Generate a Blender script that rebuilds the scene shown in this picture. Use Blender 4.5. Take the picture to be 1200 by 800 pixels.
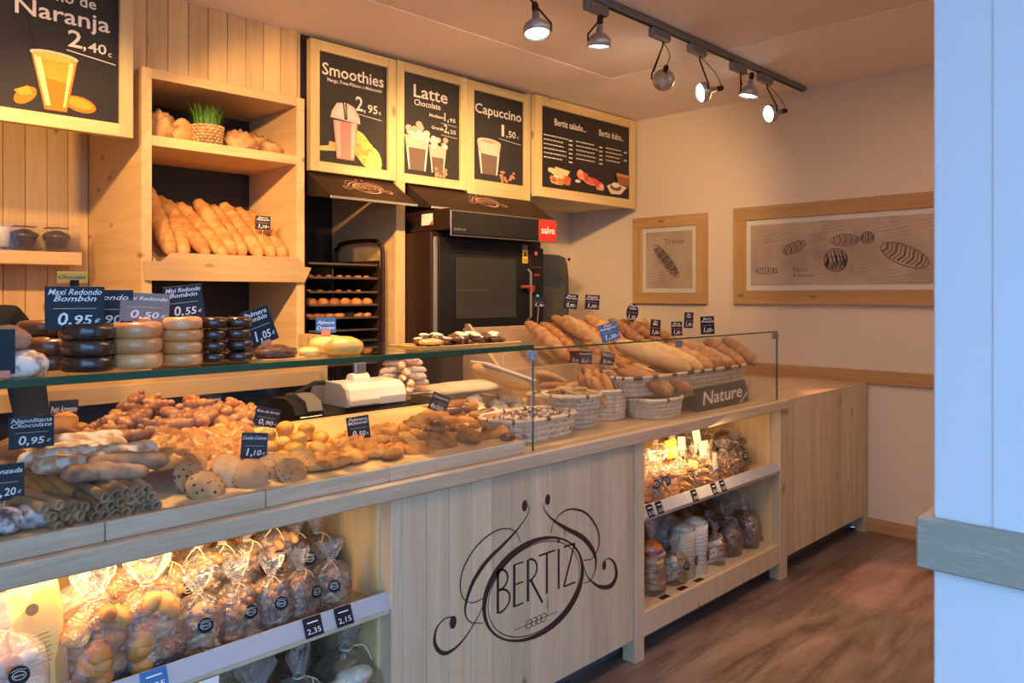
import bpy, math, random
from mathutils import Vector, Matrix, noise
for o in list(bpy.data.objects): bpy.data.objects.remove(o)
sc = bpy.context.scene
COL = sc.collection
# ---------------------------------------------------------------- camera, world, light, exposure
EYE = 1.5; YAW = math.radians(44.74); FPX = 905.9; HY = 345.4
cd = bpy.data.cameras.new('camera'); cam = bpy.data.objects.new('camera', cd); COL.objects.link(cam)
cd.sensor_width = 36; cd.lens = FPX*36/1200; cd.shift_y = -(400-HY)/1200; cd.clip_start = .05
cam.location = (0, 0, EYE); cam.rotation_euler = (math.pi/2, 0, YAW-math.pi/2)
sc.camera = cam
w = bpy.data.worlds.new('dusk_sky'); sc.world = w; w.use_nodes = True
bg = w.node_tree.nodes['Background']; bg.inputs[0].default_value = (.27, .56, 1.0, 1); bg.inputs[1].default_value = 3.9
sc.view_settings.view_transform = 'Standard'; sc.view_settings.look = 'None'
sc.view_settings.exposure = 0.0; sc.view_settings.gamma = 1.0
WARM = (1.0, .57, .22)
def spot(loc, to, power, size=50, blend=.6, col=WARM, rad=.04):
    l = bpy.data.lights.new('spot_light', 'SPOT'); l.energy = power; l.color = col
    l.spot_size = math.radians(size); l.spot_blend = blend; l.shadow_soft_size = rad
    o = bpy.data.objects.new('spot_light', l); COL.objects.link(o); o.location = loc
    o.rotation_euler = (Vector(to)-Vector(loc)).to_track_quat('-Z', 'Y').to_euler(); return o
def area(loc, to, power, sx, sy, col=WARM):
    l = bpy.data.lights.new('area_light', 'AREA'); l.shape = 'RECTANGLE'; l.size = sx; l.size_y = sy; l.energy = power; l.color = col
    o = bpy.data.objects.new('area_light', l); COL.objects.link(o); o.location = loc
    o.rotation_euler = (Vector(to)-Vector(loc)).to_track_quat('-Z', 'Y').to_euler(); return o
# lamps of the track that runs on to the left, above the frame
for (x, to, p, s) in ((-.35, (.6, 3.9, 1.6), 170, 75), (.35, (1.3, 3.65, 1.7), 125, 58), (.75, (.9, 2.2, 1.0), 150, 50),
                      (1.1, (2.2, 3.7, 2.0), 150, 58), (1.5, (1.6, 2.2, 1.0), 140, 50), (1.95, (3.2, 3.6, 1.9), 190, 58), (2.4, (4.8, 3.9, 1.7), 78, 62)):
    spot((x, 2.25, 2.66), to, p, s)
# unseen warm fill added at the ceiling, then two spots on the track line
area((3.0, .85, 2.86), (3.0, .85, 0), 32, 2.2, .5, (1, .60, .40))
spot((2.15, 2.25, 2.66), (2.2, 2.45, 1.0), 60, 34, .6)
spot((4.7, 2.25, 2.65), (4.2, 1.42, 0), 170, 17, .5, (1, .36, .20))

cA, sA = math.cos(YAW), math.sin(YAW)
def ray(px, py):
    f = Vector((cA, sA, 0)); r = Vector((sA, -cA, 0))
    return r*(px-600) - Vector((0, 0, 1))*(py-HY) + f*FPX
def at(px, py, Y):                       # point of the vertical plane y = Y seen at a place of the photograph
    d = ray(px, py); t = Y/d.y; return Vector((0, 0, EYE))+d*t
def on(px, py, z):                       # point of the level plane z seen at a place of the photograph
    d = ray(px, py); t = (z-EYE)/d.z; return Vector((0, 0, EYE))+d*t
def atx(px, py, X):
    d = ray(px, py); t = X/d.x; return Vector((0, 0, EYE))+d*t
# ---------------------------------------------------------------- materials
MATS = {}
def nt(name):
    m = bpy.data.materials.new(name); m.use_nodes = True; t = m.node_tree
    return m, t, t.nodes['Principled BSDF'], t.nodes.new, t.links.new
def plain(name, col, rough=.5, metal=0, bump=0, bs=60, emit=None, es=0, spec=.5, var=0):
    m, t, b, N, L = nt(name)
    b.inputs['Base Color'].default_value = (*col, 1); b.inputs['Roughness'].default_value = rough; b.inputs['Metallic'].default_value = metal
    b.inputs['Specular IOR Level'].default_value = spec
    if emit: b.inputs['Emission Color'].default_value = (*emit, 1); b.inputs['Emission Strength'].default_value = es
    n = N('ShaderNodeTexNoise'); n.inputs['Scale'].default_value = bs; g = N('ShaderNodeNewGeometry'); L(g.outputs['Position'], n.inputs['Vector'])
    if bump:
        bp = N('ShaderNodeBump'); bp.inputs['Strength'].default_value = bump; bp.inputs['Distance'].default_value = .002
        L(n.outputs['Fac'], bp.inputs['Height']); L(bp.outputs['Normal'], b.inputs['Normal'])
    if var:
        mx = N('ShaderNodeMix'); mx.data_type = 'RGBA'; mx.inputs['A'].default_value = (*[c*(1-var) for c in col], 1); mx.inputs['B'].default_value = (*[min(1, c*(1+var)) for c in col], 1)
        L(n.outputs['Fac'], mx.inputs['Factor']); L(mx.outputs['Result'], b.inputs['Base Color'])
    MATS[name] = m; return m
def wood(name, light, dark, axis=2, rough=.45, sc_=14, stretch=.06, knots=True, wave=.35):
    m, t, b, N, L = nt(name)
    g = N('ShaderNodeNewGeometry'); oi = N('ShaderNodeObjectInfo')
    mp = N('ShaderNodeMapping'); s = [sc_]*3; s[axis] = sc_*stretch; mp.inputs['Scale'].default_value = s
    ad = N('ShaderNodeVectorMath'); ad.operation = 'MULTIPLY_ADD'; ad.inputs[1].default_value = (7, 7, 7)
    cb = N('ShaderNodeCombineXYZ'); L(oi.outputs['Random'], cb.inputs[0]); L(oi.outputs['Random'], cb.inputs[1]); L(oi.outputs['Random'], cb.inputs[2])
    L(cb.outputs[0], ad.inputs[0]); L(g.outputs['Position'], ad.inputs[2]); L(ad.outputs[0], mp.inputs['Vector'])
    n = N('ShaderNodeTexNoise'); n.inputs['Scale'].default_value = 1.4; n.inputs['Detail'].default_value = 5; n.inputs['Distortion'].default_value = .8
    n2 = N('ShaderNodeTexNoise'); n2.inputs['Scale'].default_value = 9; n2.inputs['Detail'].default_value = 3
    L(mp.outputs[0], n.inputs['Vector']); L(mp.outputs[0], n2.inputs['Vector'])
    mm = N('ShaderNodeMath'); mm.operation = 'MULTIPLY_ADD'; mm.inputs[1].default_value = wave; L(n2.outputs['Fac'], mm.inputs[0]); L(n.outputs['Fac'], mm.inputs[2])
    cr = N('ShaderNodeValToRGB'); e = cr.color_ramp.elements; e[0].position = .45; e[0].color = (*light, 1); e[1].position = .95; e[1].color = (*dark, 1)
    L(mm.outputs[0], cr.inputs[0]); out = cr.outputs[0]
    if knots:
        mk = N('ShaderNodeMapping'); s = [7.5]*3; s[axis] = 3.2; mk.inputs['Scale'].default_value = s; L(ad.outputs[0], mk.inputs['Vector'])
        v = N('ShaderNodeTexVoronoi'); v.inputs['Scale'].default_value = 1; L(mk.outputs[0], v.inputs['Vector'])
        k = N('ShaderNodeMapRange'); k.inputs['From Min'].default_value = .05; k.inputs['From Max'].default_value = .13; k.inputs['To Min'].default_value = .85; k.inputs['To Max'].default_value = 0
        L(v.outputs['Distance'], k.inputs['Value'])
        mx = N('ShaderNodeMix'); mx.data_type = 'RGBA'; L(k.outputs[0], mx.inputs['Factor']); L(out, mx.inputs['A']); mx.inputs['B'].default_value = (dark[0]*.42, dark[1]*.33, dark[2]*.3, 1); out = mx.outputs['Result']
    hv = N('ShaderNodeHueSaturation'); vr = N('ShaderNodeMapRange'); vr.inputs['To Min'].default_value = .86; vr.inputs['To Max'].default_value = 1.1
    L(oi.outputs['Random'], vr.inputs['Value']); L(vr.outputs[0], hv.inputs['Value']); L(out, hv.inputs['Color']); L(hv.outputs[0], b.inputs['Base Color'])
    bp = N('ShaderNodeBump'); bp.inputs['Strength'].default_value = .15; bp.inputs['Distance'].default_value = .002; L(mm.outputs[0], bp.inputs['Height']); L(bp.outputs[0], b.inputs['Normal'])
    b.inputs['Roughness'].default_value = rough; MATS[name] = m; return m
def bread(name, light, dark, scale=18, rough=.6, spots=None, sc2=60, lo=.38, hi=.62, bump=.5, coat=0):
    m, t, b, N, L = nt(name)
    tc = N('ShaderNodeTexCoord'); oi = N('ShaderNodeObjectInfo')
    ad = N('ShaderNodeVectorMath'); ad.operation = 'ADD'; cb = N('ShaderNodeCombineXYZ'); L(oi.outputs['Random'], cb.inputs[0]); L(oi.outputs['Random'], cb.inputs[2])
    L(tc.outputs['Object'], ad.inputs[0]); L(cb.outputs[0], ad.inputs[1])
    n = N('ShaderNodeTexNoise'); n.inputs['Scale'].default_value = scale; n.inputs['Detail'].default_value = 4; L(ad.outputs[0], n.inputs['Vector'])
    cr = N('ShaderNodeValToRGB'); e = cr.color_ramp.elements; e[0].position = lo; e[0].color = (*dark, 1); e[1].position = hi; e[1].color = (*light, 1)
    L(n.outputs['Fac'], cr.inputs[0]); out = cr.outputs[0]
    if spots:
        v = N('ShaderNodeTexVoronoi'); v.inputs['Scale'].default_value = sc2; L(ad.outputs[0], v.inputs['Vector'])
        k = N('ShaderNodeMapRange'); k.inputs['From Min'].default_value = .22; k.inputs['From Max'].default_value = .3; k.inputs['To Min'].default_value = 1; k.inputs['To Max'].default_value = 0; L(v.outputs['Distance'], k.inputs['Value'])
        mx = N('ShaderNodeMix'); mx.data_type = 'RGBA'; L(k.outputs[0], mx.inputs['Factor']); L(out, mx.inputs['A']); mx.inputs['B'].default_value = (*spots, 1); out = mx.outputs['Result']
    hv = N('ShaderNodeHueSaturation'); vr = N('ShaderNodeMapRange'); vr.inputs['To Min'].default_value = .78; vr.inputs['To Max'].default_value = 1.15
    L(oi.outputs['Random'], vr.inputs['Value']); L(vr.outputs[0], hv.inputs['Value']); L(out, hv.inputs['Color']); L(hv.outputs[0], b.inputs['Base Color'])
    n3 = N('ShaderNodeTexNoise'); n3.inputs['Scale'].default_value = scale*6; L(ad.outputs[0], n3.inputs['Vector'])
    bp = N('ShaderNodeBump'); bp.inputs['Strength'].default_value = bump; bp.inputs['Distance'].default_value = .003; L(n3.outputs['Fac'], bp.inputs['Height']); L(bp.outputs[0], b.inputs['Normal'])
    b.inputs['Roughness'].default_value = rough; b.inputs['Coat Weight'].default_value = coat; b.inputs['Coat Roughness'].default_value = .25
    MATS[name] = m; return m
def clear(name, tint=(1, 1, 1), gl=.08, rough=.03, edge=.5, bump=0, haze=0):
    m = bpy.data.materials.new(name); m.use_nodes = True; t = m.node_tree; N = t.nodes.new; L = t.links.new
    t.nodes.remove(t.nodes['Principled BSDF']); out = t.nodes['Material Output']
    tr = N('ShaderNodeBsdfTransparent'); tr.inputs[0].default_value = (*tint, 1); gs = N('ShaderNodeBsdfGlossy'); gs.inputs['Roughness'].default_value = rough; gs.inputs[0].default_value = (1, 1, 1, 1)
    fr = N('ShaderNodeLayerWeight'); fr.inputs[0].default_value = .35
    mr = N('ShaderNodeMapRange'); mr.inputs['To Min'].default_value = gl; mr.inputs['To Max'].default_value = edge; L(fr.outputs['Fresnel'], mr.inputs['Value'])
    mx = N('ShaderNodeMixShader'); L(mr.outputs[0], mx.inputs[0]); L(tr.outputs[0], mx.inputs[1]); L(gs.outputs[0], mx.inputs[2]); last = mx.outputs[0]
    if haze:
        df = N('ShaderNodeBsdfDiffuse'); df.inputs[0].default_value = (.85, .85, .85, 1); m2 = N('ShaderNodeMixShader'); m2.inputs[0].default_value = haze; L(last, m2.inputs[1]); L(df.outputs[0], m2.inputs[2]); last = m2.outputs[0]
    if bump:
        g = N('ShaderNodeTexCoord'); n = N('ShaderNodeTexNoise'); n.inputs['Scale'].default_value = 28; n.inputs['Detail'].default_value = 4; n.inputs['Distortion'].default_value = 1.2; L(g.outputs['Object'], n.inputs['Vector'])
        bp = N('ShaderNodeBump'); bp.inputs['Strength'].default_value = bump; bp.inputs['Distance'].default_value = .02; L(n.outputs['Fac'], bp.inputs['Height'])
        L(bp.outputs[0], gs.inputs['Normal']); L(bp.outputs[0], fr.inputs['Normal'])
    L(last, out.inputs[0]); MATS[name] = m; return m
# woods
PF = wood('pine_front', (.68, .55, .375), (.54, .41, .255), 2, .5)
PH = wood('pine_board', (.66, .55, .40), (.48, .36, .23), 0, .45, sc_=20, wave=.5, knots=False)
PW = wood('pine_warm', (.74, .52, .26), (.60, .38, .16), 2, .5)
PWX = wood('pine_warm_level', (.74, .52, .27), (.60, .38, .17), 0, .45)
PWY = wood('pine_warm_deep', (.74, .52, .27), (.60, .38, .17), 1, .45)
PFR = wood('pine_frame', (.82, .65, .32), (.70, .49, .21), 0, .45)
PFRV = wood('pine_frame_upright', (.82, .65, .32), (.70, .49, .21), 2, .45)
PTOP = wood('pine_worktop', (.62, .47, .31), (.44, .30, .18), 0, .35, knots=False)
PINE_R = wood('pine_rail', (.52, .32, .15), (.42, .23, .09), 1, .5)
OAK = wood('weathered_rail_wood', (.60, .56, .46), (.40, .36, .27), 1, .6, sc_=30, stretch=.12, wave=.9, knots=False)
BOX = wood('bay_lining_wood', (.80, .60, .30), (.68, .46, .20), 2, .45)
wall = plain('cream_plaster', (.76, .66, .52), .85, bump=.25, bs=180)
wallw = plain('white_plaster', (.80, .82, .84), .85, bump=.3, bs=160)
black = plain('black_board', (.022, .018, .018), .55, bump=.1)
dark = plain('dark_panel', (.018, .011, .009), .6)
brownmetal = plain('dark_brown_enamel', (.030, .013, .008), .5, spec=.25)
headm = plain('satin_grey_lamp_metal', (.42, .40, .39), .4, .6)
steel = plain('brushed_steel', (.55, .55, .55), .3, 1)
greymetal = plain('grey_painted_metal', (.22, .21, .21), .45, .3)
white = plain('white_plastic', (.85, .84, .80), .3)
blackp = plain('black_plastic', (.010, .010, .011), .5, spec=.25)
kick = plain('grey_kickboard', (.10, .10, .12), .5)
chalk = plain('chalk_lettering', (.86, .80, .74), .8)
signw = plain('white_print', (.9, .89, .86), .6)
gold = plain('gold_rule', (.62, .48, .30), .5)
inkm = plain('dark_brown_ink', (.035, .02, .016), .6)
red = plain('red_panel', (.75, .03, .025), .4)
yel = plain('yellow_label', (.80, .52, .06), .5)
navy = plain('navy_sign_card', (.012, .013, .022), .45, spec=.28)
maroon = plain('maroon_sign_card', (.035, .009, .012), .45, spec=.28)
bluec = plain('blue_and_glare_sign_card', (.04, .16, .38), .3)  # blue card; on the tilted loaf card the blue paints in glare
greyc = plain('glare_grey_sign_card', (.24, .19, .17), .3)  # card colour paled to hold the glare on its face
paper = plain('white_paper', (.86, .83, .76), .7)
matboard = plain('white_mat_board', (.80, .75, .68), .8)
kraft = bread('aged_print_paper', (.56, .43, .33), (.44, .33, .25), 5, .6, bump=0)
sketch = plain('sketch_ink', (.17, .11, .10), .7)
cloth = plain('black_cloth', (.012, .012, .016), .9, bump=.6, bs=300)
skin = plain('skin', (.62, .38, .27), .5)
hair = plain('dark_hair', (.03, .018, .012), .5)
stripm = plain('clear_white_label_rail', (.45, .46, .50), .25)
glassedge = plain('green_glass_edge', (.025, .07, .035), .2, spec=.35)
clip_b = plain('frosted_clip', (.30, .36, .44), .35, .3)
lamp_on = plain('lit_lamp_glass', (1, 1, 1), .4, emit=(1, .93, .8), es=22)
led = plain('lit_strip', (1, .9, .7), .4, emit=(1, .70, .32), es=14)
ledred = plain('red_indicator', (.8, .02, .02), .3, emit=(1, .05, .05), es=1.5)
ledgreen = plain('green_indicator', (.02, .4, .2), .3, emit=(.05, .8, .4), es=.4)
cover = plain('grey_cloth_cover', (.075, .08, .072), .8, bump=.8, bs=14)
pave = plain('street_paving', (.3, .3, .31), .9, bump=.3)
GLASS = clear('clear_glass', (.98, .99, .985), .0, .02, .26)
GLASST = clear('green_tinted_glass', (.93, .97, .94), .04, .02, .6)
PLAS = clear('crinkled_cellophane', (.97, .97, .97), .07, .12, .75, bump=1.0, haze=.04)
PLASW = clear('frosted_poly_bag', (.95, .93, .92), .12, .25, .7, bump=.8, haze=.25)
PERSP = clear('acrylic_guard', (.95, .93, .88), .05, .05, .5)
DOORG = plain('dark_oven_glass', (.035, .036, .032), .07, spec=.7)
# breads
b_gold = bread('golden_crust', (0.671, 0.304, 0.073), (0.430, 0.152, 0.033), 16, .5)
b_crois = bread('croissant_crust', (0.688, 0.334, 0.112), (0.361, 0.114, 0.033), 22, .45, coat=.2)
b_puff = bread('puff_pastry', (0.757, 0.357, 0.079), (0.568, 0.198, 0.033), 14, .4, coat=.3)
b_baguette = bread('baguette_crust', (0.654, 0.350, 0.132), (0.473, 0.205, 0.059), 12, .6)
b_yell = bread('yellow_bun_crust', (.90, .60, .18), (.72, .38, .08), 14, .4, coat=.4)
b_pale = bread('pale_loaf_crust', (0.740, 0.502, 0.224), (0.654, 0.395, 0.145), 12, .6)
b_brown = bread('brown_loaf_crust', (0.430, 0.198, 0.066), (0.224, 0.084, 0.026), 14, .6)
b_rye = bread('floured_dark_crust', (0.430, 0.251, 0.145), (0.189, 0.084, 0.046), 20, .8)
b_flour = bread('floured_crust', (.84, .76, .68), (.50, .32, .22), 30, .9, lo=.42, hi=.5)
b_sugar = bread('sugar_dusted_pastry', (.90, .80, .68), (.68, .34, .14), 34, .7, lo=.42, hi=.56)
b_dusk = bread('sugared_dark_bun', (.62, .58, .60), (.10, .07, .07), 40, .5, lo=.4, hi=.62)
b_choc = bread('dark_chocolate_glaze', (.05, .02, .012), (.03, .011, .007), 20, .18, bump=.1, coat=.8)
b_milk = bread('milk_chocolate', (.17, .06, .025), (.10, .033, .014), 20, .3, bump=.2, coat=.4)
b_glaze = bread('sugar_glazed_dough', (.88, .44, .17), (.70, .27, .08), 18, .25, bump=.1, coat=.6)
b_cookie = bread('chip_cookie', (0.568, 0.319, 0.132), (0.447, 0.228, 0.079), 20, .7, spots=(0.043, 0.015, 0.007), sc2=70)
b_cookie2 = bread('coloured_chip_cookie', (0.533, 0.289, 0.119), (0.430, 0.213, 0.073), 20, .7, spots=(0.103, 0.091, 0.198), sc2=90)
b_plainc = bread('plain_biscuit', (0.619, 0.365, 0.178), (0.499, 0.258, 0.106), 18, .6)
b_seed = bread('seeded_pastry', (0.550, 0.258, 0.073), (0.344, 0.129, 0.033), 20, .5, spots=(0.645, 0.418, 0.198), sc2=120)
b_crumb = bread('cut_bread_crumb', (0.722, 0.471, 0.224), (0.602, 0.334, 0.119), 40, .8)
b_mer = bread('cream_meringue', (.92, .86, .68), (.86, .74, .50), 14, .6)
b_tube = bread('rolled_wafer_crust', (0.430, 0.243, 0.112), (0.258, 0.129, 0.053), 24, .5)
b_muf = bread('muffin_top', (0.774, 0.441, 0.092), (0.585, 0.258, 0.040), 18, .5)
b_cupp = plain('muffin_paper', (.72, .42, .14), .7)
b_candy = bread('wrapped_sweet', (.62, .50, .46), (.10, .05, .05), 60, .25, lo=.45, hi=.5, coat=.6)
grass = plain('grass_blades', (.07, .20, .02), .5, var=.5, bs=80)
wicker = bread('pale_woven_strip', (.74, .68, .56), (.60, .52, .40), 30, .6, bump=.4)
wickd = plain('dark_woven_strip', (.07, .035, .02), .6)
wickw = bread('brown_wicker', (.56, .36, .17), (.36, .20, .08), 40, .6)
def vcol():
    m, t, b, N, L = nt('printed_picture'); a = N('ShaderNodeVertexColor'); a.layer_name = 'Col'; n = N('ShaderNodeTexNoise'); n.inputs['Scale'].default_value = 90
    tc = N('ShaderNodeTexCoord'); L(tc.outputs['Object'], n.inputs['Vector'])
    h = N('ShaderNodeHueSaturation'); r = N('ShaderNodeMapRange'); r.inputs['To Min'].default_value = .8; r.inputs['To Max'].default_value = 1.2; L(n.outputs['Fac'], r.inputs['Value']); L(r.outputs[0], h.inputs['Value'])
    L(a.outputs[0], h.inputs['Color']); L(h.outputs[0], b.inputs['Base Color']); b.inputs['Roughness'].default_value = .6; return m
PRINT = vcol()
# floor and ceiling
def floor_mat():
    m, t, b, N, L = nt('laminate_floor'); g = N('ShaderNodeNewGeometry')
    mp = N('ShaderNodeMapping'); mp.inputs['Scale'].default_value = (1.0, 5.5, 1); L(g.outputs['Position'], mp.inputs['Vector'])
    n = N('ShaderNodeTexNoise'); n.inputs['Scale'].default_value = 1.6; n.inputs['Detail'].default_value = 7; n.inputs['Distortion'].default_value = .7; L(mp.outputs[0], n.inputs['Vector'])
    n2 = N('ShaderNodeTexNoise'); n2.inputs['Scale'].default_value = 14; n2.inputs['Detail'].default_value = 4; L(mp.outputs[0], n2.inputs['Vector'])
    mm = N('ShaderNodeMath'); mm.operation = 'MULTIPLY_ADD'; mm.inputs[1].default_value = .3; L(n2.outputs['Fac'], mm.inputs[0]); L(n.outputs['Fac'], mm.inputs[2])
    cr = N('ShaderNodeValToRGB'); e = cr.color_ramp.elements; e[0].position = .42; e[0].color = (.085, .05, .04, 1); e[1].position = .82; e[1].color = (.30, .215, .18, 1)
    L(mm.outputs[0], cr.inputs[0])
    br = N('ShaderNodeTexBrick'); br.inputs['Scale'].default_value = 1; br.inputs['Brick Width'].default_value = 1.3; br.inputs['Row Height'].default_value = .19; br.inputs['Mortar Size'].default_value = .0015; br.offset = .37
    br.inputs['Color1'].default_value = (1, 1, 1, 1); br.inputs['Color2'].default_value = (.82, .82, .82, 1); br.inputs['Mortar'].default_value = (.5, .5, .5, 1); L(g.outputs['Position'], br.inputs['Vector'])
    mx = N('ShaderNodeMix'); mx.data_type = 'RGBA'; mx.blend_type = 'MULTIPLY'; mx.inputs['Factor'].default_value = 1; L(cr.outputs[0], mx.inputs['A']); L(br.outputs['Color'], mx.inputs['B'])
    L(mx.outputs['Result'], b.inputs['Base Color']); b.inputs['Roughness'].default_value = .32
    bp = N('ShaderNodeBump'); bp.inputs['Strength'].default_value = .12; L(n2.outputs['Fac'], bp.inputs['Height']); L(bp.outputs[0], b.inputs['Normal']); return m
def ceil_mat(perf):
    m, t, b, N, L = nt('perforated_ceiling' if perf else 'ceiling_paint'); base = (.95, .85, .80)
    b.inputs['Base Color'].default_value = (*base, 1); b.inputs['Roughness'].default_value = .8
    if perf:
        g = N('ShaderNodeNewGeometry'); v = N('ShaderNodeTexVoronoi'); v.inputs['Randomness'].default_value = 0; v.inputs['Scale'].default_value = 78; L(g.outputs['Position'], v.inputs['Vector'])
        sp = N('ShaderNodeSeparateXYZ'); L(g.outputs['Position'], sp.inputs[0]); cb = N('ShaderNodeCombineXYZ'); L(sp.outputs[0], cb.inputs[0]); L(sp.outputs[1], cb.inputs[1]); L(cb.outputs[0], v.inputs['Vector'])
        k = N('ShaderNodeMapRange'); k.inputs['From Min'].default_value = .26; k.inputs['From Max'].default_value = .34; L(v.outputs['Distance'], k.inputs['Value'])
        mx = N('ShaderNodeMix'); mx.data_type = 'RGBA'; mx.inputs['A'].default_value = (.52, .42, .37, 1); mx.inputs['B'].default_value = (*base, 1); L(k.outputs[0], mx.inputs['Factor']); L(mx.outputs['Result'], b.inputs['Base Color'])
    return m
# ---------------------------------------------------------------- mesh building
class MB:
    def __init__(s): s.v = []; s.f = []; s.m = []; s.c = []; s.cc = None
    def add(s, vs, fs, mi=0):
        o = len(s.v); s.v += [tuple(p) for p in vs]; s.f += [tuple(i+o for i in f) for f in fs]; s.m += [mi]*len(fs)
        s.c += [s.cc or (1, 1, 1)]*len(fs)
    def box(s, x0, x1, y0, y1, z0, z1, mi=0, c=.002):
        c = min(c, (x1-x0)/3, (y1-y0)/3, (z1-z0)/3)
        X = (x0, x1); Y = (y0, y1); Z = (z0, z1); P = []; idx = {}
        for i in (0, 1):
            for j in (0, 1):
                for k in (0, 1):
                    sx = 1 if i == 0 else -1; sy = 1 if j == 0 else -1; sz = 1 if k == 0 else -1
                    for a in range(3):
                        p = [X[i]+sx*c, Y[j]+sy*c, Z[k]+sz*c]; p[a] = (X[i], Y[j], Z[k])[a]
                        idx[(i, j, k, a)] = len(P); P.append(p)
        F = []
        g = lambda i, j, k, a: idx[(i, j, k, a)]
        for i in (0, 1):
            q = [g(i, 0, 0, 0), g(i, 1, 0, 0), g(i, 1, 1, 0), g(i, 0, 1, 0)]; F.append(q if i else q[::-1])
            q = [g(0, i, 0, 1), g(1, i, 0, 1), g(1, i, 1, 1), g(0, i, 1, 1)]; F.append(q[::-1] if i else q)
            q = [g(0, 0, i, 2), g(1, 0, i, 2), g(1, 1, i, 2), g(0, 1, i, 2)]; F.append(q if i else q[::-1])
        for j in (0, 1):
            for k in (0, 1):
                F.append([g(0, j, k, 1), g(1, j, k, 1), g(1, j, k, 2), g(0, j, k, 2)])
                F.append([g(j, 0, k, 0), g(j, 1, k, 0), g(j, 1, k, 2), g(j, 0, k, 2)])
                F.append([g(j, k, 0, 0), g(j, k, 1, 0), g(j, k, 1, 1), g(j, k, 0, 1)])
        for i in (0, 1):
            for j in (0, 1):
                for k in (0, 1): F.append([g(i, j, k, 0), g(i, j, k, 1), g(i, j, k, 2)])
        s.add(P, F, mi); return s
    def obox(s, M, hx, hy, hz, mi=0, c=.001):
        t = MB(); t.box(-hx, hx, -hy, hy, -hz, hz, mi, c); s.add([M @ Vector(p) for p in t.v], t.f, mi); return s
    def prism(s, pts, d, mi=0):         # pts: 3D polygon, d: extrusion vector
        n = len(pts); d = Vector(d); s.add([Vector(p) for p in pts]+[Vector(p)+d for p in pts], [tuple(range(n))[::-1], tuple(range(n, 2*n))]+[(i, (i+1) % n, n+(i+1) % n, n+i) for i in range(n)], mi); return s
    def tube(s, path, r, n=8, mi=0, closed=False):
        P = [Vector(p) for p in path]; V = []; F = []; m = len(P); R = r if isinstance(r, (list, tuple)) else [r]*m
        ref = None
        for i, p in enumerate(P):
            d = (P[(i+1) % m]-P[i-1]) if closed else (P[min(i+1, m-1)]-P[max(i-1, 0)])
            d.normalize()
            if ref is None: ref = d.orthogonal().normalized()
            ref = (ref-d*ref.dot(d)).normalized(); q = d.cross(ref)
            for k in range(n):
                a = 2*math.pi*k/n; V.append(p+(ref*math.cos(a)+q*math.sin(a))*R[i])
        for i in range(m if closed else m-1):
            for k in range(n):
                j = (i+1) % m; F.append((i*n+k, i*n+(k+1) % n, j*n+(k+1) % n, j*n+k))
        if not closed: F.append(tuple(range(n))[::-1]); F.append(tuple((m-1)*n+k for k in range(n)))
        s.add(V, F, mi); return s
    def lathe(s, prof, n=20, mi=0, M=None, fn=None):
        V = []; F = []
        for (r, z) in prof:
            for k in range(n):
                a = 2*math.pi*k/n; p = Vector((r*math.cos(a), r*math.sin(a), z))
                if fn: p = fn(p, a)
                V.append(M @ p if M else p)
        for i in range(len(prof)-1):
            for k in range(n): F.append((i*n+k, i*n+(k+1) % n, (i+1)*n+(k+1) % n, (i+1)*n+k))
        if prof[0][0] > 1e-6: F.append(tuple(range(n))[::-1])
        if prof[-1][0] > 1e-6: F.append(tuple((len(prof)-1)*n+k for k in range(n)))
        s.add(V, F, mi); return s
    def ribbon(s, pts, wd, off=Vector((0, -.0008, 0)), nrm=Vector((0, -1, 0)), mi=0):   # flat stroke, wd: width or list
        P = [Vector(p) for p in pts]; n = len(P); W = wd if isinstance(wd, (list, tuple)) else [wd]*n; V = []
        for i, p in enumerate(P):
            d = (P[min(i+1, n-1)]-P[max(i-1, 0)]).normalized(); q = nrm.cross(d)
            V += [p+q*W[i]/2+off, p-q*W[i]/2+off]
        s.add(V, [(2*i, 2*i+1, 2*i+3, 2*i+2) for i in range(n-1)], mi); return s
    def poly(s, pts, col=None, mi=0):
        if col: s.cc = col
        s.add(pts, [tuple(range(len(pts)))], mi); s.cc = None; return s
    def mesh(s, name, mats, smooth=False):
        me = bpy.data.meshes.new(name); me.from_pydata(s.v, [], s.f)
        for m in (mats if isinstance(mats, (list, tuple)) else [mats]): me.materials.append(m)
        if any(s.m): me.polygons.foreach_set('material_index', s.m)
        if smooth: me.polygons.foreach_set('use_smooth', [True]*len(s.f))
        if mats is PRINT:
            at_ = me.color_attributes.new('Col', 'FLOAT_COLOR', 'CORNER'); L = []
            for f, c in zip(s.f, s.c): L += [*c, 1.0]*len(f)
            at_.data.foreach_set('color', L)
        me.update(); return me
    def build(s, name, mats, parent=None, smooth=False, loc=None, rot=None):
        return obj(name, s.mesh(name, mats, smooth), parent, loc, rot)
def obj(name, me, parent=None, loc=None, rot=None, scale=None):
    o = bpy.data.objects.new(name, me); COL.objects.link(o)
    if parent: o.parent = parent
    if loc is not None: o.location = loc
    if rot is not None: o.rotation_euler = rot
    if scale is not None: o.scale = (scale,)*3 if isinstance(scale, (int, float)) else scale
    return o
def tag(o, label, cat, group=None):
    o['label'] = label; o['category'] = cat
    if group: o['group'] = group
    return o
def thing(name, label, cat, loc=(0, 0, 0), rot=(0, 0, 0), group=None):
    o = bpy.data.objects.new(name, None); COL.objects.link(o); o.location = loc; o.rotation_euler = rot; o.empty_display_size = .05
    return tag(o, label, cat, group)
def struct(o): o['kind'] = 'structure'; return o
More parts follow.
